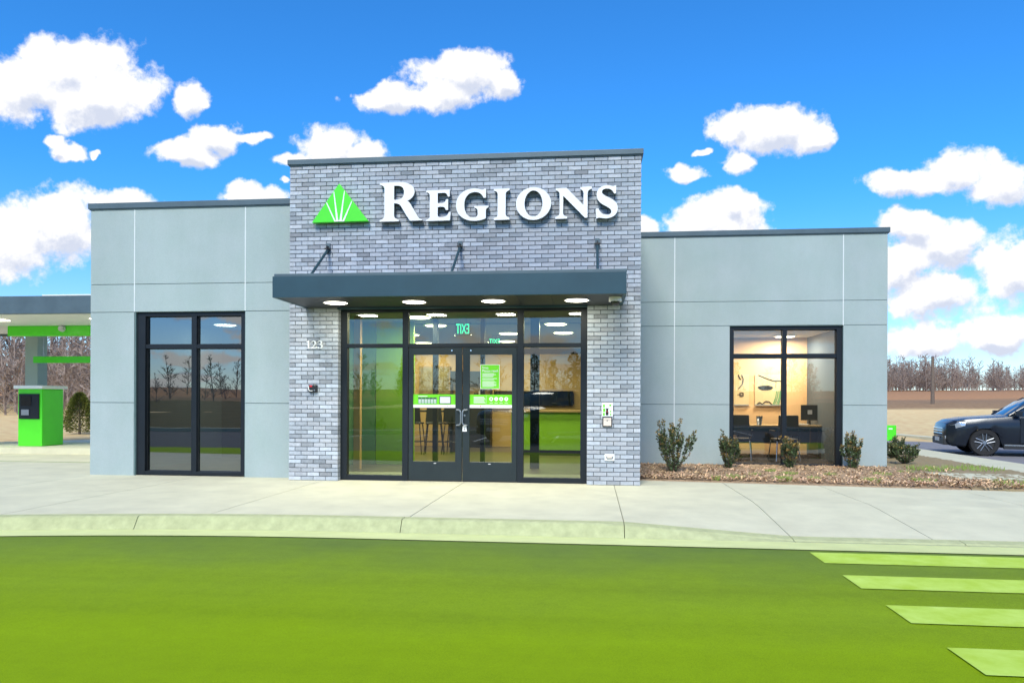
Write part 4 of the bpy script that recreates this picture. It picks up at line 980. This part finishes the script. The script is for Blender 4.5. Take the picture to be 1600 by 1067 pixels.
    # office
    def chair(lb, x, y, rz):
        t = thing('office_chair', lb, 'chair', (x, y, 0), rz, group='black visitor chairs in the office')
        m = MB(); m.box(-0.24, 0.24, -0.22, 0.24, 0.44, 0.49); m.build('seat', 'black', t, bevel=0.02, local=True)
        m = MB(); m.prism([(-0.23, 0.56), (0.23, 0.56), (0.21, 1.0), (-0.21, 1.0)], -0.27, -0.235, lambda u, v, h: (u, h, v)); m.build('backrest', 'black', t, bevel=0.015, local=True)
        for a in (-1, 1):
            for b in (-1, 1):
                m = MB(); m.tube((a * 0.22, b * 0.2, 0.44), (a * 0.26, b * 0.26, 0), 0.012, None, 8); m.build('leg', 'chrome', t, local=True)
            m = MB(); m.path([(a * 0.225, -0.25, 0.6), (a * 0.225, -0.22, 0.465)], 0.012, 8); m.path([(a * 0.26, -0.2, 0.66), (a * 0.26, 0.15, 0.66), (a * 0.24, 0.18, 0.48)], 0.012, 8); m.build('armrest', 'black', t, local=True)
        return t
    chair('black mesh chair with chrome legs behind the window mullion', 4.2, 5.25, 0.1)
    chair('black chair with chrome legs at the left window edge', 3.28, 5.4, -0.25)
    t = thing('office_desk', 'wooden office desk behind the right window', 'desk', (4.3, 6.4, 0))
    m = MB(); m.box(3.3, 5.3, 6.05, 6.85, 0.715, 0.75); m.build('desk_top', 'wood', t, bevel=0.005)
    for x in (3.38, 5.2): m = MB(); m.box(x - 0.03, x + 0.03, 6.1, 6.8, 0, 0.714); m.build('leg', 'black', t)
    m = MB(); m.box(3.42, 5.16, 6.7, 6.72, 0.3, 0.714); m.build('modesty_panel', 'wall_grey', t)
    t = thing('computer_monitor', 'black computer monitor seen from behind on the office desk', 'monitor', (5.08, 6.42, 0.75))
    m = MB(); m.box(4.87, 5.28, 6.40, 6.43, 0.86, 1.22); m.build('panel', 'black', t, bevel=0.008); m = MB(); m.box(5.05, 5.10, 6.431, 6.46, 0.76, 1.0); m.build('stand', 'black', t); m = MB(); m.box(4.96, 5.2, 6.36, 6.52, 0.7505, 0.76); m.build('foot', 'black', t)
    m = MB(); m.box(5.02, 5.12, 6.392, 6.3995, 1.0, 1.1); m.build('back_plate', 'plate', t)
    t = thing('pen_cup', 'grey cup standing on the office desk', 'cup', (3.88, 6.2, 0.75))
    m = MB(); m.tube((3.88, 6.2, 0.7505), (3.88, 6.2, 0.945), 0.055, 0.072, 16, cap=False); m.tube((3.88, 6.2, 0.7505), (3.88, 6.2, 0.753), 0.055, None, 16); m.build('body', 'steel', t, smooth=True)
    m = MB(); m.tube((3.88, 6.2, 0.945), (3.88, 6.2, 0.955), 0.073, 0.074, 16); m.build('rim', 'black', t)
    t = thing('paper_stack', 'stack of papers on the office desk before the monitor', 'papers', (4.75, 6.2, 0.75))
    for k in range(4):
        m = MB(); m.box(4.62 + 0.02 * (k % 2), 4.92 + 0.03 * (k % 3), 6.12, 6.33, 0.7505 + k * 0.009, 0.759 + k * 0.009); m.build('sheet', 'paper', t)
    # wall pictures: thin outline drawings on clear boards with the shadow line below modelled as a dark strip
    for (xa, xb, lb, kind) in ((3.50, 3.86, 'wall picture cut by the left edge of the right window', 0), (4.0, 4.66, 'wall picture with black oval beside the window mullion', 1)):
        t = thing('wall_picture', lb, 'picture', ((xa + xb) / 2, 7.24, 1.2))
        m = MB(); m.box(xa, xb, 7.225, 7.245, 1.215, 1.96); m.build('board', mat('board%d' % kind, (0.66, 0.52, 0.30), rough=0.4, var=0.05, scale=2), t, bevel=0.003)
        m = MB(); m.box(xa, xb, 7.19, 7.248, 1.195, 1.2145); m.build('ledge', 'wall_grey', t)
        yy = 7.222
        if kind:
            m = MB(); m.prism([(4.25 + 0.19 * math.cos(a) * (0.9 if math.sin(a) < 0 else 1), 1.63 + 0.06 * math.sin(a)) for a in frange(0, 6.28, 26)[:-1]], yy - 0.004, yy + 0.002, lambda u, v, h: (u, h, v)); m.build('oval_shape', 'black', t)
            m = MB(); m.path([(4.08, yy, 1.945), (4.16, yy, 1.91), (4.3, yy, 1.85), (4.45, yy, 1.80), (4.64, yy, 1.80)], 0.012, 6); m.path([(4.5, yy, 1.8), (4.5, yy, 1.63)], 0.008, 6); m.build('branch_line', 'black', t)
            m = MB(); m.path([(4.05, yy, 1.23), (4.12, yy, 1.27), (4.18, yy, 1.225)], 0.014, 6); m.path([(4.18, yy, 1.23), (4.26, yy, 1.30), (4.34, yy, 1.29), (4.40, yy, 1.225)], 0.014, 6); m.build('arc_line', 'black', t)
            m = MB()
            for a, b in ((4.43, 4.52), (4.47, 4.56), (4.52, 4.60), (4.56, 4.62)): m.path([(a, yy, 1.22), ((a + b) / 2 + 0.02, yy, 1.40), (b, yy, 1.56)], 0.013, 6)
            m.build('stalk_shape', 'wall_sage', t)
        else:
            m = MB(); m.path([(3.68, yy, 1.95), (3.72, yy, 1.85), (3.70, yy, 1.72), (3.60, yy, 1.60)], 0.012, 6); m.path([(3.60, yy, 1.95), (3.63, yy, 1.88), (3.66, yy, 1.83)], 0.012, 6); m.build('branch_line', 'black', t)
            m = MB(); m.path([(3.64, yy, 1.50), (3.72, yy, 1.51), (3.72, yy, 1.42), (3.64, yy, 1.42), (3.64, yy, 1.50)], 0.011, 6); m.path([(3.58, yy, 1.46), (3.70, yy, 1.46)], 0.008, 6); m.build('buckle_shape', 'black', t)
inside()

# ================================================================== PLANTS
def leaf_mat(name, c, c2):
    m = mat(name, c, rough=0.55, c2=c2, scale=9, attr='tone'); return m
leaf_mat('leaf_shrub', (0.065, 0.105, 0.038), (0.10, 0.145, 0.055))
leaf_mat('leaf_evergreen', (0.10, 0.13, 0.03), (0.20, 0.21, 0.045))
def leaf(s, p, d, l, w, rnd, tone):
    d = d.normalized(); side = d.cross(Vector((rnd.uniform(-1, 1), rnd.uniform(-1, 1), rnd.uniform(-0.3, 1)))).normalized() * w
    q = p + d * l * 0.5
    s.quad([p, q + side, p + d * l, q - side]); s.c += [tone] * 4
def shrub(seed, h, w, nst, lb, loc, red=0.35):
    rnd = random.Random(seed); t = thing('shrub', lb, 'shrub', loc, group='young shrubs in the bed by the right wing')
    st = MB(); fo = MB(); fo.c = []
    def limb(p0, p1, r0, r1, leaves):
        mid = (p0 + p1) / 2 + Vector((rnd.uniform(-1, 1), rnd.uniform(-1, 1), 0)) * 0.03
        st.tube(p0, mid, r0, (r0 + r1) / 2, 5, cap=False); st.tube(mid, p1, (r0 + r1) / 2, r1, 5, cap=False)
        n = leaves
        for i in range(n):
            f = rnd.uniform(0.12, 1.02); p = p0.lerp(mid, f * 2) if f < 0.5 else mid.lerp(p1, f * 2 - 1)
            a = rnd.uniform(0, 6.28); d = Vector((math.cos(a), math.sin(a), rnd.uniform(0.2, 1.3)))
            tip = clamp((f - 0.72) / 0.3) * (1 if rnd.random() < red * 2 else 0.1)
            k = rnd.uniform(0.5, 1.45); tone = (k * (1 + 3.2 * tip), k * (1 + 0.7 * tip), k * (1 + 0.3 * tip), 1)
            leaf(fo, p + d * 0.008, d, rnd.uniform(0.030, 0.055), rnd.uniform(0.009, 0.016), rnd, tone)
    for k in range(nst):
        a = 6.28 * k / nst + rnd.uniform(-0.3, 0.3); rr = w / 2 * math.sqrt(rnd.uniform(0.05, 1.0)); hh = h * rnd.uniform(0.62, 1.0) * (1 - 0.22 * (rr / (w / 2)) ** 2)
        p1 = Vector((math.cos(a) * rr, math.sin(a) * rr, hh)); p0 = Vector((math.cos(a) * 0.02, math.sin(a) * 0.02, 0.0))
        bend = Vector((math.cos(a) * rr * 0.75, math.sin(a) * rr * 0.75, hh * 0.45))
        limb(p0, bend, 0.008, 0.006, 48); limb(bend, p1, 0.006, 0.003, 84)
        for j in range(2):
            q0 = bend.lerp(p1, rnd.uniform(0.0, 0.5)); q1 = q0 + Vector((rnd.uniform(-0.1, 0.1), rnd.uniform(-0.1, 0.1), rnd.uniform(0.10, 0.22))); limb(q0, q1, 0.004, 0.002, 34)
    st.build('stem', 'bark', t, local=True); fo.build('foliage', 'leaf_shrub', t, local=True, fixn=False)
    return t
shrub(1, 1.0, 0.80, 14, 'widest shrub in the bed, nearest the brick tower', (1.42, 1.70, 0.03))
shrub(2, 0.78, 0.42, 11, 'upright shrub at the left edge of the right window', (2.52, 2.55, 0.03))
shrub(3, 0.70, 0.34, 10, 'slim reddish shrub in front of the right window mullion', (3.66, 2.72, 0.03), red=0.7)
shrub(5, 0.74, 0.38, 10, 'narrow shrub at the right edge of the right window', (4.82, 2.85, 0.03), red=0.6)
shrub(8, 0.55, 0.56, 11, 'low round shrub beyond the corner of the right wing', (6.36, 4.40, 0.03), red=0.1)
shrub(9, 0.55, 0.5, 10, 'low shrub half hidden by the corner of the right wing', (6.72, 5.9, 0.03), red=0.1)
def conifer(lb, loc, h, w, seed):
    rnd = random.Random(seed); t = thing('evergreen_bush', lb, 'bush', loc)
    m = MB(); m.tube((0, 0, 0), (0, 0, h * 0.9), 0.05, 0.015, 8); m.build('trunk', 'bark', t, local=True)
    fo = MB(); fo.c = []
    for i in range(6500):
        f = rnd.random() ** 0.8; z = h * (0.04 + 0.96 * f); R_ = w / 2 * (1 - f) ** 0.55 * min(1, 0.55 + f * 3) * (0.9 + 0.14 * math.sin(f * 23 + 6 * rnd.random()))
        a = rnd.uniform(0, 6.28); q = R_ * math.sqrt(rnd.uniform(0.25, 1))
        p = Vector((q * math.cos(a), q * math.sin(a), z)); d = Vector((math.cos(a), math.sin(a), rnd.uniform(0.2, 1.2)))
        k = rnd.uniform(0.4, 1.6); leaf(fo, p, d, rnd.uniform(0.05, 0.10), rnd.uniform(0.012, 0.025), rnd, (k, k, k * 0.8, 1))
    fo.build('foliage', 'leaf_evergreen', t, local=True, fixn=False)
    return t
conifer('yellow-green evergreen bush beyond the left corner of the bank', (-19.3, 14.5, gh(-19.3, 14.5)), 1.55, 1.45, 21)
def woods(name, lb, spots, seed, hmin, hmax, ever=0.0):
    """a far belt of bare trees that reads as one mass"""
    rnd = random.Random(seed); s = MB(); lf = MB(); lf.c = []
    for (x, y) in spots:
        z0 = gh(x, y) - 0.3; h = hmin + (hmax - hmin) * clamp(0.55 + 0.22 * math.sin(x * 0.11 + seed) + rnd.uniform(-0.45, 0.35))
        if rnd.random() < ever:
            w = h * 0.24
            s.tube((x, y, z0), (x, y, z0 + h), 0.16, 0.04, 5, cap=False)
            for i in range(420):
                f = rnd.random(); a = rnd.uniform(0, 6.28); q = w * (1 - f * 0.85) * math.sqrt(rnd.random()) * (0.7 + 0.5 * math.sin(f * 19 + x))
                p = Vector((x + q * math.cos(a), y + q * math.sin(a), z0 + h * (0.15 + 0.85 * f))); d = Vector((math.cos(a), math.sin(a), rnd.uniform(-0.2, 0.6)))
                k = rnd.uniform(0.3, 1.0); leaf(lf, p, d, h * rnd.uniform(0.04, 0.08), h * 0.015, rnd, (k * 0.6, k * 0.8, k, 1))
            continue
        r = h * 0.012
        top = Vector((x + rnd.uniform(-0.6, 0.6), y + rnd.uniform(-0.6, 0.6), z0 + h * 0.92)); b0 = Vector((x, y, z0))
        s.tube(b0, top, r, r * 0.25, 5, cap=False)
        for i in range(34):
            f = rnd.uniform(0.06, 0.95); p = b0.lerp(top, f); a = rnd.uniform(0, 6.28); L_ = h * 0.30 * (1.25 - f) * rnd.uniform(0.5, 1.1)
            d = Vector((math.cos(a), math.sin(a), rnd.uniform(0.4, 1.4))).normalized(); e = p + d * L_
            s.tube(p, e, r * 0.35, r * 0.1, 3, cap=False)
            for j in range(7):
                q = p.lerp(e, rnd.uniform(0.25, 1)); dd = (d + Vector((rnd.uniform(-1, 1), rnd.uniform(-1, 1), rnd.uniform(-0.3, 1)))).normalized() * L_ * rnd.uniform(0.2, 0.5)
                n = dd.cross(Vector((rnd.uniform(-1, 1), rnd.uniform(-1, 1), 0.3))).normalized() * h * 0.006
                s.quad([q - n, q + n, q + dd])
    o = tag(s.build(name, 'twig_hazed', fixn=False), lb, 'woods', kind='stuff')
    if lf.v: 
        tag(lf.build('evergreen_belt', 'leaf_evergreen', fixn=False), 'evergreen trees mixed into the wood mirrored in the glass', 'woods', kind='stuff')
    return o
rw = random.Random(5)
woods('bare_woods', 'far belt of bare brown trees beyond the field on the right', [(rw.uniform(60, 190), 0) for _ in range(0)] + [((lambda a, r: (r * math.sin(a), -11 + r * math.cos(a)))(R(rw.uniform(17, 34)), rw.uniform(185, 250))) for _ in range(520)], 31, 4.0, 9.5)
woods('bare_woods', 'nearer bare brown trees behind the drive-through on the left', [((lambda a, r: (r * math.sin(a), -11 + r * math.cos(a)))(R(rw.uniform(-52, -30)), rw.uniform(48, 95))) for _ in range(230)], 33, 4.5, 9.5)
woods('bare_woods', 'dark trees across the lot mirrored in the bank windows', [((lambda a, r: (r * math.sin(a), -11 - r * math.cos(a)))(R(rw.uniform(-62, 62)), rw.uniform(62, 110))) for _ in range(170)], 35, 3.5, 7.5, ever=0.22)

# ================================================================== RIGHT BACKGROUND: pole, sign, car
def utility_pole():
    x, y = 31.3, 60.0
    z = gh(x, y)
    t = thing('utility_pole', 'brown wooden utility pole standing in the dry field', 'pole', (x, y, z - 0.2))
    m = MB(); m.tube((x, y, z - 0.2), (x, y, z + 4.40), 0.17, 0.13, 12); m.build('post', 'pole_wood', t, smooth=True)
    m = MB(); m.tube((x, y, z + 4.401), (x, y, z + 4.46), 0.13, 0.07, 12); m.build('cap', 'steel', t)
utility_pole()
def lawn_sign():
    x, y = 8.35, 10.2
    t = thing('lawn_sign', 'small bright green sign panel on a short post beside the side road', 'sign', (x, y, 0.0), 0.25)
    m = MB(); m.box(-0.145, 0.145, -0.03, 0.03, 0.215, 0.645); m.build('panel', 'logo_green', t, bevel=0.02, local=True)
    m = MB(); m.box(-0.035, 0.035, -0.02, 0.02, 0.0, 0.2145); m.build('post', 'white_paint', t, local=True)
    m = MB(); m.box(-0.10, 0.02, -0.034, -0.0305, 0.53, 0.565); m.build('print', 'white_paint', t, local=True)
lawn_sign()
def car(lb, loc, rz):
    """mid-size SUV, nose towards local +X, length 4.7, width 1.88"""
    t = thing('parked_car', lb, 'car', loc, rz)
    # body: stations along x with half-width and side profile heights
    #        x      w     zlow  zwaist zshoulder(top of body)
    st = [(2.34, 0.62, 0.42, 0.60, 0.70), (2.28, 0.76, 0.30, 0.66, 0.84), (2.12, 0.88, 0.24, 0.70, 0.93), (1.85, 0.925, 0.22, 0.72, 0.985), (1.45, 0.94, 0.22, 0.74, 1.02), (1.0, 0.94, 0.22, 0.75, 1.055), (0.72, 0.94, 0.22, 0.76, 1.08),
          (0.2, 0.94, 0.22, 0.77, 1.07), (-0.5, 0.94, 0.22, 0.78, 1.085), (-1.2, 0.94, 0.22, 0.79, 1.10), (-1.8, 0.925, 0.24, 0.80, 1.12), (-2.15, 0.88, 0.28, 0.80, 1.12), (-2.30, 0.80, 0.36, 0.78, 1.10), (-2.36, 0.66, 0.45, 0.74, 1.04)]
    def ring(x, w, zl, zw, zs):
        half = [(w * 0.80, zl), (w * 0.95, zl + 0.05), (w * 0.985, (zl + zw) * 0.5), (w, zw), (w * 0.985, zw + (zs - zw) * 0.5), (w * 0.93, zs - 0.015), (w * 0.82, zs + 0.008), (w * 0.45, zs + 0.03), (0, zs + 0.038)]
        return [(x, y, z) for y, z in half] + [(x, -y, z) for y, z in reversed(half[:-1])]
    def loft(m, rings, mi=0, cap=True):
        n = len(rings[0]); b = len(m.v)
        for r in rings: m.v += r
        for a in range(len(rings) - 1):
            for k in range(n):
                k2 = (k + 1) % n; m.f.append((b + a * n + k, b + a * n + k2, b + (a + 1) * n + k2, b + (a + 1) * n + k)); m.m.append(mi)
        if cap:
            m.f.append(tuple(b + k for k in range(n))); m.f.append(tuple(b + (len(rings) - 1) * n + k for k in reversed(range(n)))); m.m += [mi, mi]
    # refine stations
    fine = []
    for a, b in zip(st[:-1], st[1:]):
        for k in range(4): fine.append(tuple(a[i] + (b[i] - a[i]) * k / 4 for i in range(5)))
    fine.append(st[-1])
    AX, WR = (1.42, -1.40), 0.40
    rings = []
    for s_ in fine:
        x, w, zl, zw, zs = s_
        rg = ring(x, w, zl, zw, zs)
        for ax in AX:                                    # wheel arches lift the sill
            d = abs(x - ax)
            if d < WR:
                lift = 0.36 + math.sqrt(max(0, WR * WR - d * d)) * 0.96
                rg = [(p[0], p[1] * (0.985 if p[2] < lift else 1), max(p[2], min(lift, zs - 0.12))) if abs(p[1]) > w * 0.7 and p[2] < zw + 0.02 else p for p in rg]
        rings.append(rg)
    m = MB(); loft(m, rings); body = m.build('body', 'car_paint', t, smooth=True, local=True)
    # greenhouse
    gs = [(0.86, 0.80, 1.075, 1.085), (0.35, 0.78, 1.07, 1.46), (0.05, 0.76, 1.07, 1.58), (-0.6, 0.755, 1.08, 1.625), (-1.3, 0.75, 1.09, 1.60), (-1.85, 0.72, 1.10, 1.53), (-2.22, 0.68, 1.10, 1.13)]
    def gring(x, w, zb, zt):
        f = clamp((zt - zb) / 0.5); wt = w * (1 - 0.16 * f)
        half = [(w, zb - 0.03), (w, zb), (w * 0.5 + wt * 0.5, zb + (zt - zb) * 0.5), (wt, zt - 0.04 * f), (wt * 0.9, zt), (wt * 0.45, zt + 0.02), (0, zt + 0.025)]
        return [(x, y, z) for y, z in half] + [(x, -y, z) for y, z in reversed(half[:-1])]
    m = MB(); loft(m, [gring(*g) for g in gs]); m.build('cabin_glass', 'car_glass', t, smooth=True, local=True)
    # roof skin and pillars
    m = MB()
    rr = [(0.16, 0.64, 1.555), (-0.2, 0.655, 1.605), (-0.6, 0.655, 1.638), (-1.3, 0.65, 1.615), (-1.86, 0.62, 1.55), (-2.0, 0.60, 1.50)]
    loft(m, [[(x, w, z - 0.035), (x, w * 0.92, z + 0.005), (x, w * 0.45, z + 0.028), (x, 0, z + 0.034), (x, -w * 0.45, z + 0.028), (x, -w * 0.92, z + 0.005), (x, -w, z - 0.035)] for x, w, z in rr])
    m.build('roof', 'car_paint', t, smooth=True, local=True)
    m = MB()
    for sd in (-1, 1):
        for a, b, r_ in (((0.84, 0.79, 1.08), (0.10, 0.655, 1.565), 0.035), ((-0.50, 0.77, 1.08), (-0.56, 0.655, 1.60), 0.035), ((-1.45, 0.765, 1.09), (-1.55, 0.645, 1.57), 0.05), ((-2.20, 0.70, 1.10), (-1.92, 0.62, 1.52), 0.05)):
            m.tube((a[0], sd * a[1], a[2]), (b[0], sd * b[1], b[2]), r_, r_ * 0.8, 8)
    m.build('pillar', 'car_paint', t, smooth=True, local=True)
    for sd in (-1, 1):
        m = MB(); m.box(0.60, 0.76, sd * 0.95 - 0.02 + (sd * 0.06), sd * 0.95 + 0.02 + (sd * 0.09), 1.09, 1.21) if sd > 0 else m.box(0.60, 0.76, -1.06, -0.93, 1.09, 1.21)
        m.tube((0.70, sd * 0.84, 1.09), (0.68, sd * 0.95, 1.13), 0.02, None, 6); m.build('mirror', 'car_paint', t, bevel=0.015, local=True)
        for xa, xb in ((0.62, -0.46), (-0.50, -1.52)):   # doors as thin proud skins with a shadow gap
            m = MB(); ys = 0.945 * sd
            m.prism([(xa, 0.36), (xb if xb > -1 else -1.05, 0.36), (xb, 0.62), (xb, 1.03), (xa, 1.03)], ys - 0.004 * sd, ys + 0.006 * sd, lambda u, v, h: (u, h, v)); d = m.build('door', 'car_paint', t, bevel=0.004, local=True)
            m = MB(); m.box(xb + 0.10, xb + 0.28, min(ys + sd * 0.008, ys + sd * 0.03), max(ys + sd * 0.008, ys + sd * 0.03), 0.93, 0.955); m.build('handle', 'chrome', d, local=True)
        m = MB(); m.box(-1.0, 1.0, min(sd * 0.90, sd * 0.962), max(sd * 0.90, sd * 0.962), 0.20, 0.33); m.build('sill_trim', 'car_trim', t, bevel=0.01, local=True)
        m = MB(); m.box(-0.95, 0.98, min(sd * 0.962, sd * 0.967), max(sd * 0.962, sd * 0.967), 0.29, 0.315); m.build('sill_strip', 'chrome', t, local=True)
        # headlight: wraps the front corner
        m = MB(); loft(m, [[(2.26, sd * 0.50, 0.70), (2.30, sd * 0.50, 0.79), (2.22, sd * 0.50, 0.83)], [(2.255, sd * 0.72, 0.70), (2.28, sd * 0.72, 0.80), (2.18, sd * 0.72, 0.86)], [(2.08, sd * 0.895, 0.74), (2.08, sd * 0.90, 0.84), (2.0, sd * 0.885, 0.90)], [(1.88, sd * 0.925, 0.80), (1.88, sd * 0.928, 0.85), (1.86, sd * 0.91, 0.90)]]); m.build('headlight', 'lamp_clear', t, smooth=True, local=True)
        m = MB(); m.box(-2.33, -2.12, min(sd * 0.62, sd * 0.90), max(sd * 0.62, sd * 0.90), 0.86, 1.02); m.build('tail_light', 'lamp_red', t, bevel=0.02, local=True)
        m = MB(); m.tube((2.27, sd * 0.66, 0.48), (2.31, sd * 0.655, 0.48), 0.06, 0.055, 12); m.build('fog_light', 'lamp_clear', t, local=True)
    m = MB(); loft(m, [[(2.36, y, 0.52), (2.345 - abs(y) * 0.05, y, 0.60), (2.32 - abs(y) * 0.06, y, 0.76), (2.22, y, 0.76), (2.22, y, 0.52)] for y in (-0.56, -0.3, 0, 0.3, 0.56)]); g = m.build('grille', 'car_trim', t, local=True)
    for z in (0.58, 0.65, 0.72): m = MB(); m.path([(2.345, -0.54, z), (2.372, 0, z), (2.345, 0.54, z)], 0.012, 6); m.build('grille_bar', 'chrome', g, local=True)
    m = MB(); m.box(2.20, 2.36, -0.7, 0.7, 0.27, 0.46); m.build('front_bumper', 'car_trim', t, bevel=0.03, local=True)
    m = MB(); m.box(-2.42, -2.25, -0.75, 0.75, 0.36, 0.60); m.build('rear_bumper', 'car_trim', t, bevel=0.03, local=True)
    for ax in AX:
        for sd in (-1, 1):
            y0, y1 = sd * 0.70, sd * 0.915
            m = MB(); n = 28
            prof = [(0.24, y0), (0.33, y0), (0.355, y0 + sd * 0.03), (0.36, (y0 + y1) / 2), (0.355, y1 - sd * 0.03), (0.335, y1), (0.24, y1 - sd * 0.01)]
            b = 0
            for k in range(n):
                a = 2 * math.pi * k / n; m.v += [(ax + r_ * math.cos(a), y, 0.36 + r_ * math.sin(a)) for r_, y in prof]
            for k in range(n):
                k2 = (k + 1) % n
                for j in range(7): j2 = (j + 1) % 7; m.f.append((k * 7 + j, k * 7 + j2, k2 * 7 + j2, k2 * 7 + j)); m.m.append(0)
            wh = m.build('tyre', 'rubber', t, smooth=True, local=True)
            m = MB(); m.tube((ax, y1 - sd * 0.05, 0.36), (ax, y1 - sd * 0.045, 0.36), 0.24, 0.24, 24); m.build('wheel_disc', 'car_trim', wh, local=True)
            m = MB()
            for k in range(5):
                a = 2 * math.pi * k / 5 + 0.3; ca, sa = math.cos(a), math.sin(a)
                for o_ in (-0.03, 0.03):
                    m.tube((ax + ca * 0.05 - sa * o_, y1 - sd * 0.02, 0.36 + sa * 0.05 + ca * o_), (ax + ca * 0.235 - sa * o_ * 1.6, y1 - sd * 0.018, 0.36 + sa * 0.235 + ca * o_ * 1.6), 0.014, 0.012, 6)
            m.tube((ax, y1 - sd * 0.045, 0.36), (ax, y1 - sd * 0.005, 0.36), 0.06, 0.05, 14); m.tube((ax, y1 - sd * 0.04, 0.36), (ax, y1 - sd * 0.01, 0.36), 0.245, 0.24, 26, cap=False)
            m.build('rim', 'steel', wh, local=True)
    m = MB(); m.box(2.365, 2.375, -0.26, 0.26, 0.36, 0.47); m.build('number_plate', 'plate', t, local=True)
    return t
car('dark blue-grey car on the side road at the right edge', (12.05, 10.05, ZA), R(167))
car('dark car parked across from the entrance, mirrored in the door glass', (-1.75, -14.6, ZA), R(124)).scale = (1.12, 1.12, 1.12)
def far_shrubs():
    for i, x in enumerate((-14.0, -11.2, -9.4, -6.0, -2.6)):
        shrub(50 + i, 0.8, 0.9, 9, ['round shrub beyond the far kerb, first from the left in the mirrored row', 'second shrub of the row mirrored in the left window', 'third shrub of the row mirrored in the left window', 'fourth shrub of the row mirrored in the left window', 'shrub beyond the far kerb behind the parked car'][i], (x, -20.2, gh(x, -20.2)), red=0.05)['group'] = 'shrubs beyond the far kerb'
far_shrubs()
def overhead_wire():
    t = thing('overhead_wire', 'thin overhead cable between poles beyond the far kerb, mirrored in the upper panes', 'cable', (0, -32, 0))
    pts = [(x, -32.0, 6.75 + 0.0016 * (x + 3) ** 2 - 0.2) for x in frange(-34, 30, 24)]
    m = MB(); m.path(pts, 0.045, 6); m.build('cable', 'rubber', t)
    for x in (-34, 30):
        m = MB(); m.tube((x, -32, gh(x, -32) - 0.3), (x, -32, 9.0), 0.16, 0.12, 10); m.build('pole', 'pole_wood', t)
overhead_wire()
# ================================================================== LEFT BACKGROUND: drive-through
def drive_through():
    t = thing('drive_through_canopy', 'flat drive-through canopy with dark fascia and white underside at the left', 'canopy', (-13, 6, 0))
    m = MB(); m.box(-19.0, -8.52, 4.0, 4.12, 3.215, 3.62); m.build('fascia', 'coping', t, bevel=0.01)
    m = MB(); m.box(-19.0, -8.52, 4.121, 9.5, 3.30, 3.55); m.build('roof_deck', 'wall_grey', t)
    m = MB(); m.box(-19.0, -8.52, 4.121, 9.5, 3.285, 3.2995); m.build('soffit', 'white_paint', t)
    m = MB(); m.box(-19.0, -8.52, 9.501, 9.62, 3.215, 3.62); m.build('fascia', 'coping', t, bevel=0.01)
    m = MB(); m.box(-19.12, -19.001, 4.0, 9.62, 3.215, 3.62); m.build('fascia', 'coping', t, bevel=0.01)
    for x, y in ((-16.6, 7.2), (-16.6, 9.0)):
        m = MB(); m.box(x - 0.2, x + 0.2, y - 0.2, y + 0.2, -0.3, 3.284); m.build('column', 'stucco', t, bevel=0.01)
    for x in (-15.0, -12.2, -10.0):
        m = MB(); m.box(x - 0.2, x + 0.2, 5.6, 5.9, 3.27, 3.2845); m.build('downlight', 'lamp_white', t)
    # roof shape rising behind
    m = MB(); m.box(-14.0, -8.53, 6.0, 9.0, 3.551, 3.95); m.build('roof_curb', 'white_paint', t)
    # lane header: green band on posts
    t = thing('lane_header', 'bright green lane header panel under the drive-through canopy', 'sign', (-14.5, 7.4, 0))
    m = MB(); m.box(-16.0, -12.2, 7.2, 7.45, 3.01, 3.284); m.build('panel', 'logo_green', t, bevel=0.02)
    m = MB(); m.tube((-14.35, 7.19, 3.2), (-14.35, 7.1, 3.2), 0.09, 0.07, 16); m.build('camera_dome', 'plate', t, smooth=True)
    t = thing('clearance_bar', 'thin green height bar hanging below the lane header', 'bar', (-14.5, 8.4, 2.2))
    m = MB(); m.box(-16.2, -12.0, 8.38, 8.46, 2.33, 2.52); m.build('bar', 'logo_green', t, bevel=0.015)
    m = MB()
    for x in (-15.9, -12.6): m.tube((x, 8.42, 2.52), (x, 8.42, 3.285), 0.012, None, 6)
    m.build('chain', 'steel', t)
    # kiosk
    t = thing('teller_machine', 'green drive-up teller machine kiosk on the concrete island', 'teller machine', (-14.35, 7.0, 0.02))
    m = MB(); m.box(-15.25, -14.55, 6.7, 7.5, 0.02, 1.55); m.build('cabinet', 'logo_green', t, bevel=0.03)
    m = MB(); m.box(-15.20, -14.62, 6.67, 6.699, 0.75, 1.42); f = m.build('fascia_plate', 'frame', t, bevel=0.01)
    m = MB(); m.box(-15.14, -14.84, 6.66, 6.6695, 1.1, 1.36); m.build('screen', 'screen', f); m = MB(); m.box(-15.12, -14.9, 6.655, 6.6695, 0.85, 1.0); m.build('keypad', 'steel', f)
    m = MB(); m.box(-15.32, -14.48, 6.62, 7.58, 1.551, 1.64); m.build('cap', 'white_paint', t, bevel=0.02)
drive_through()
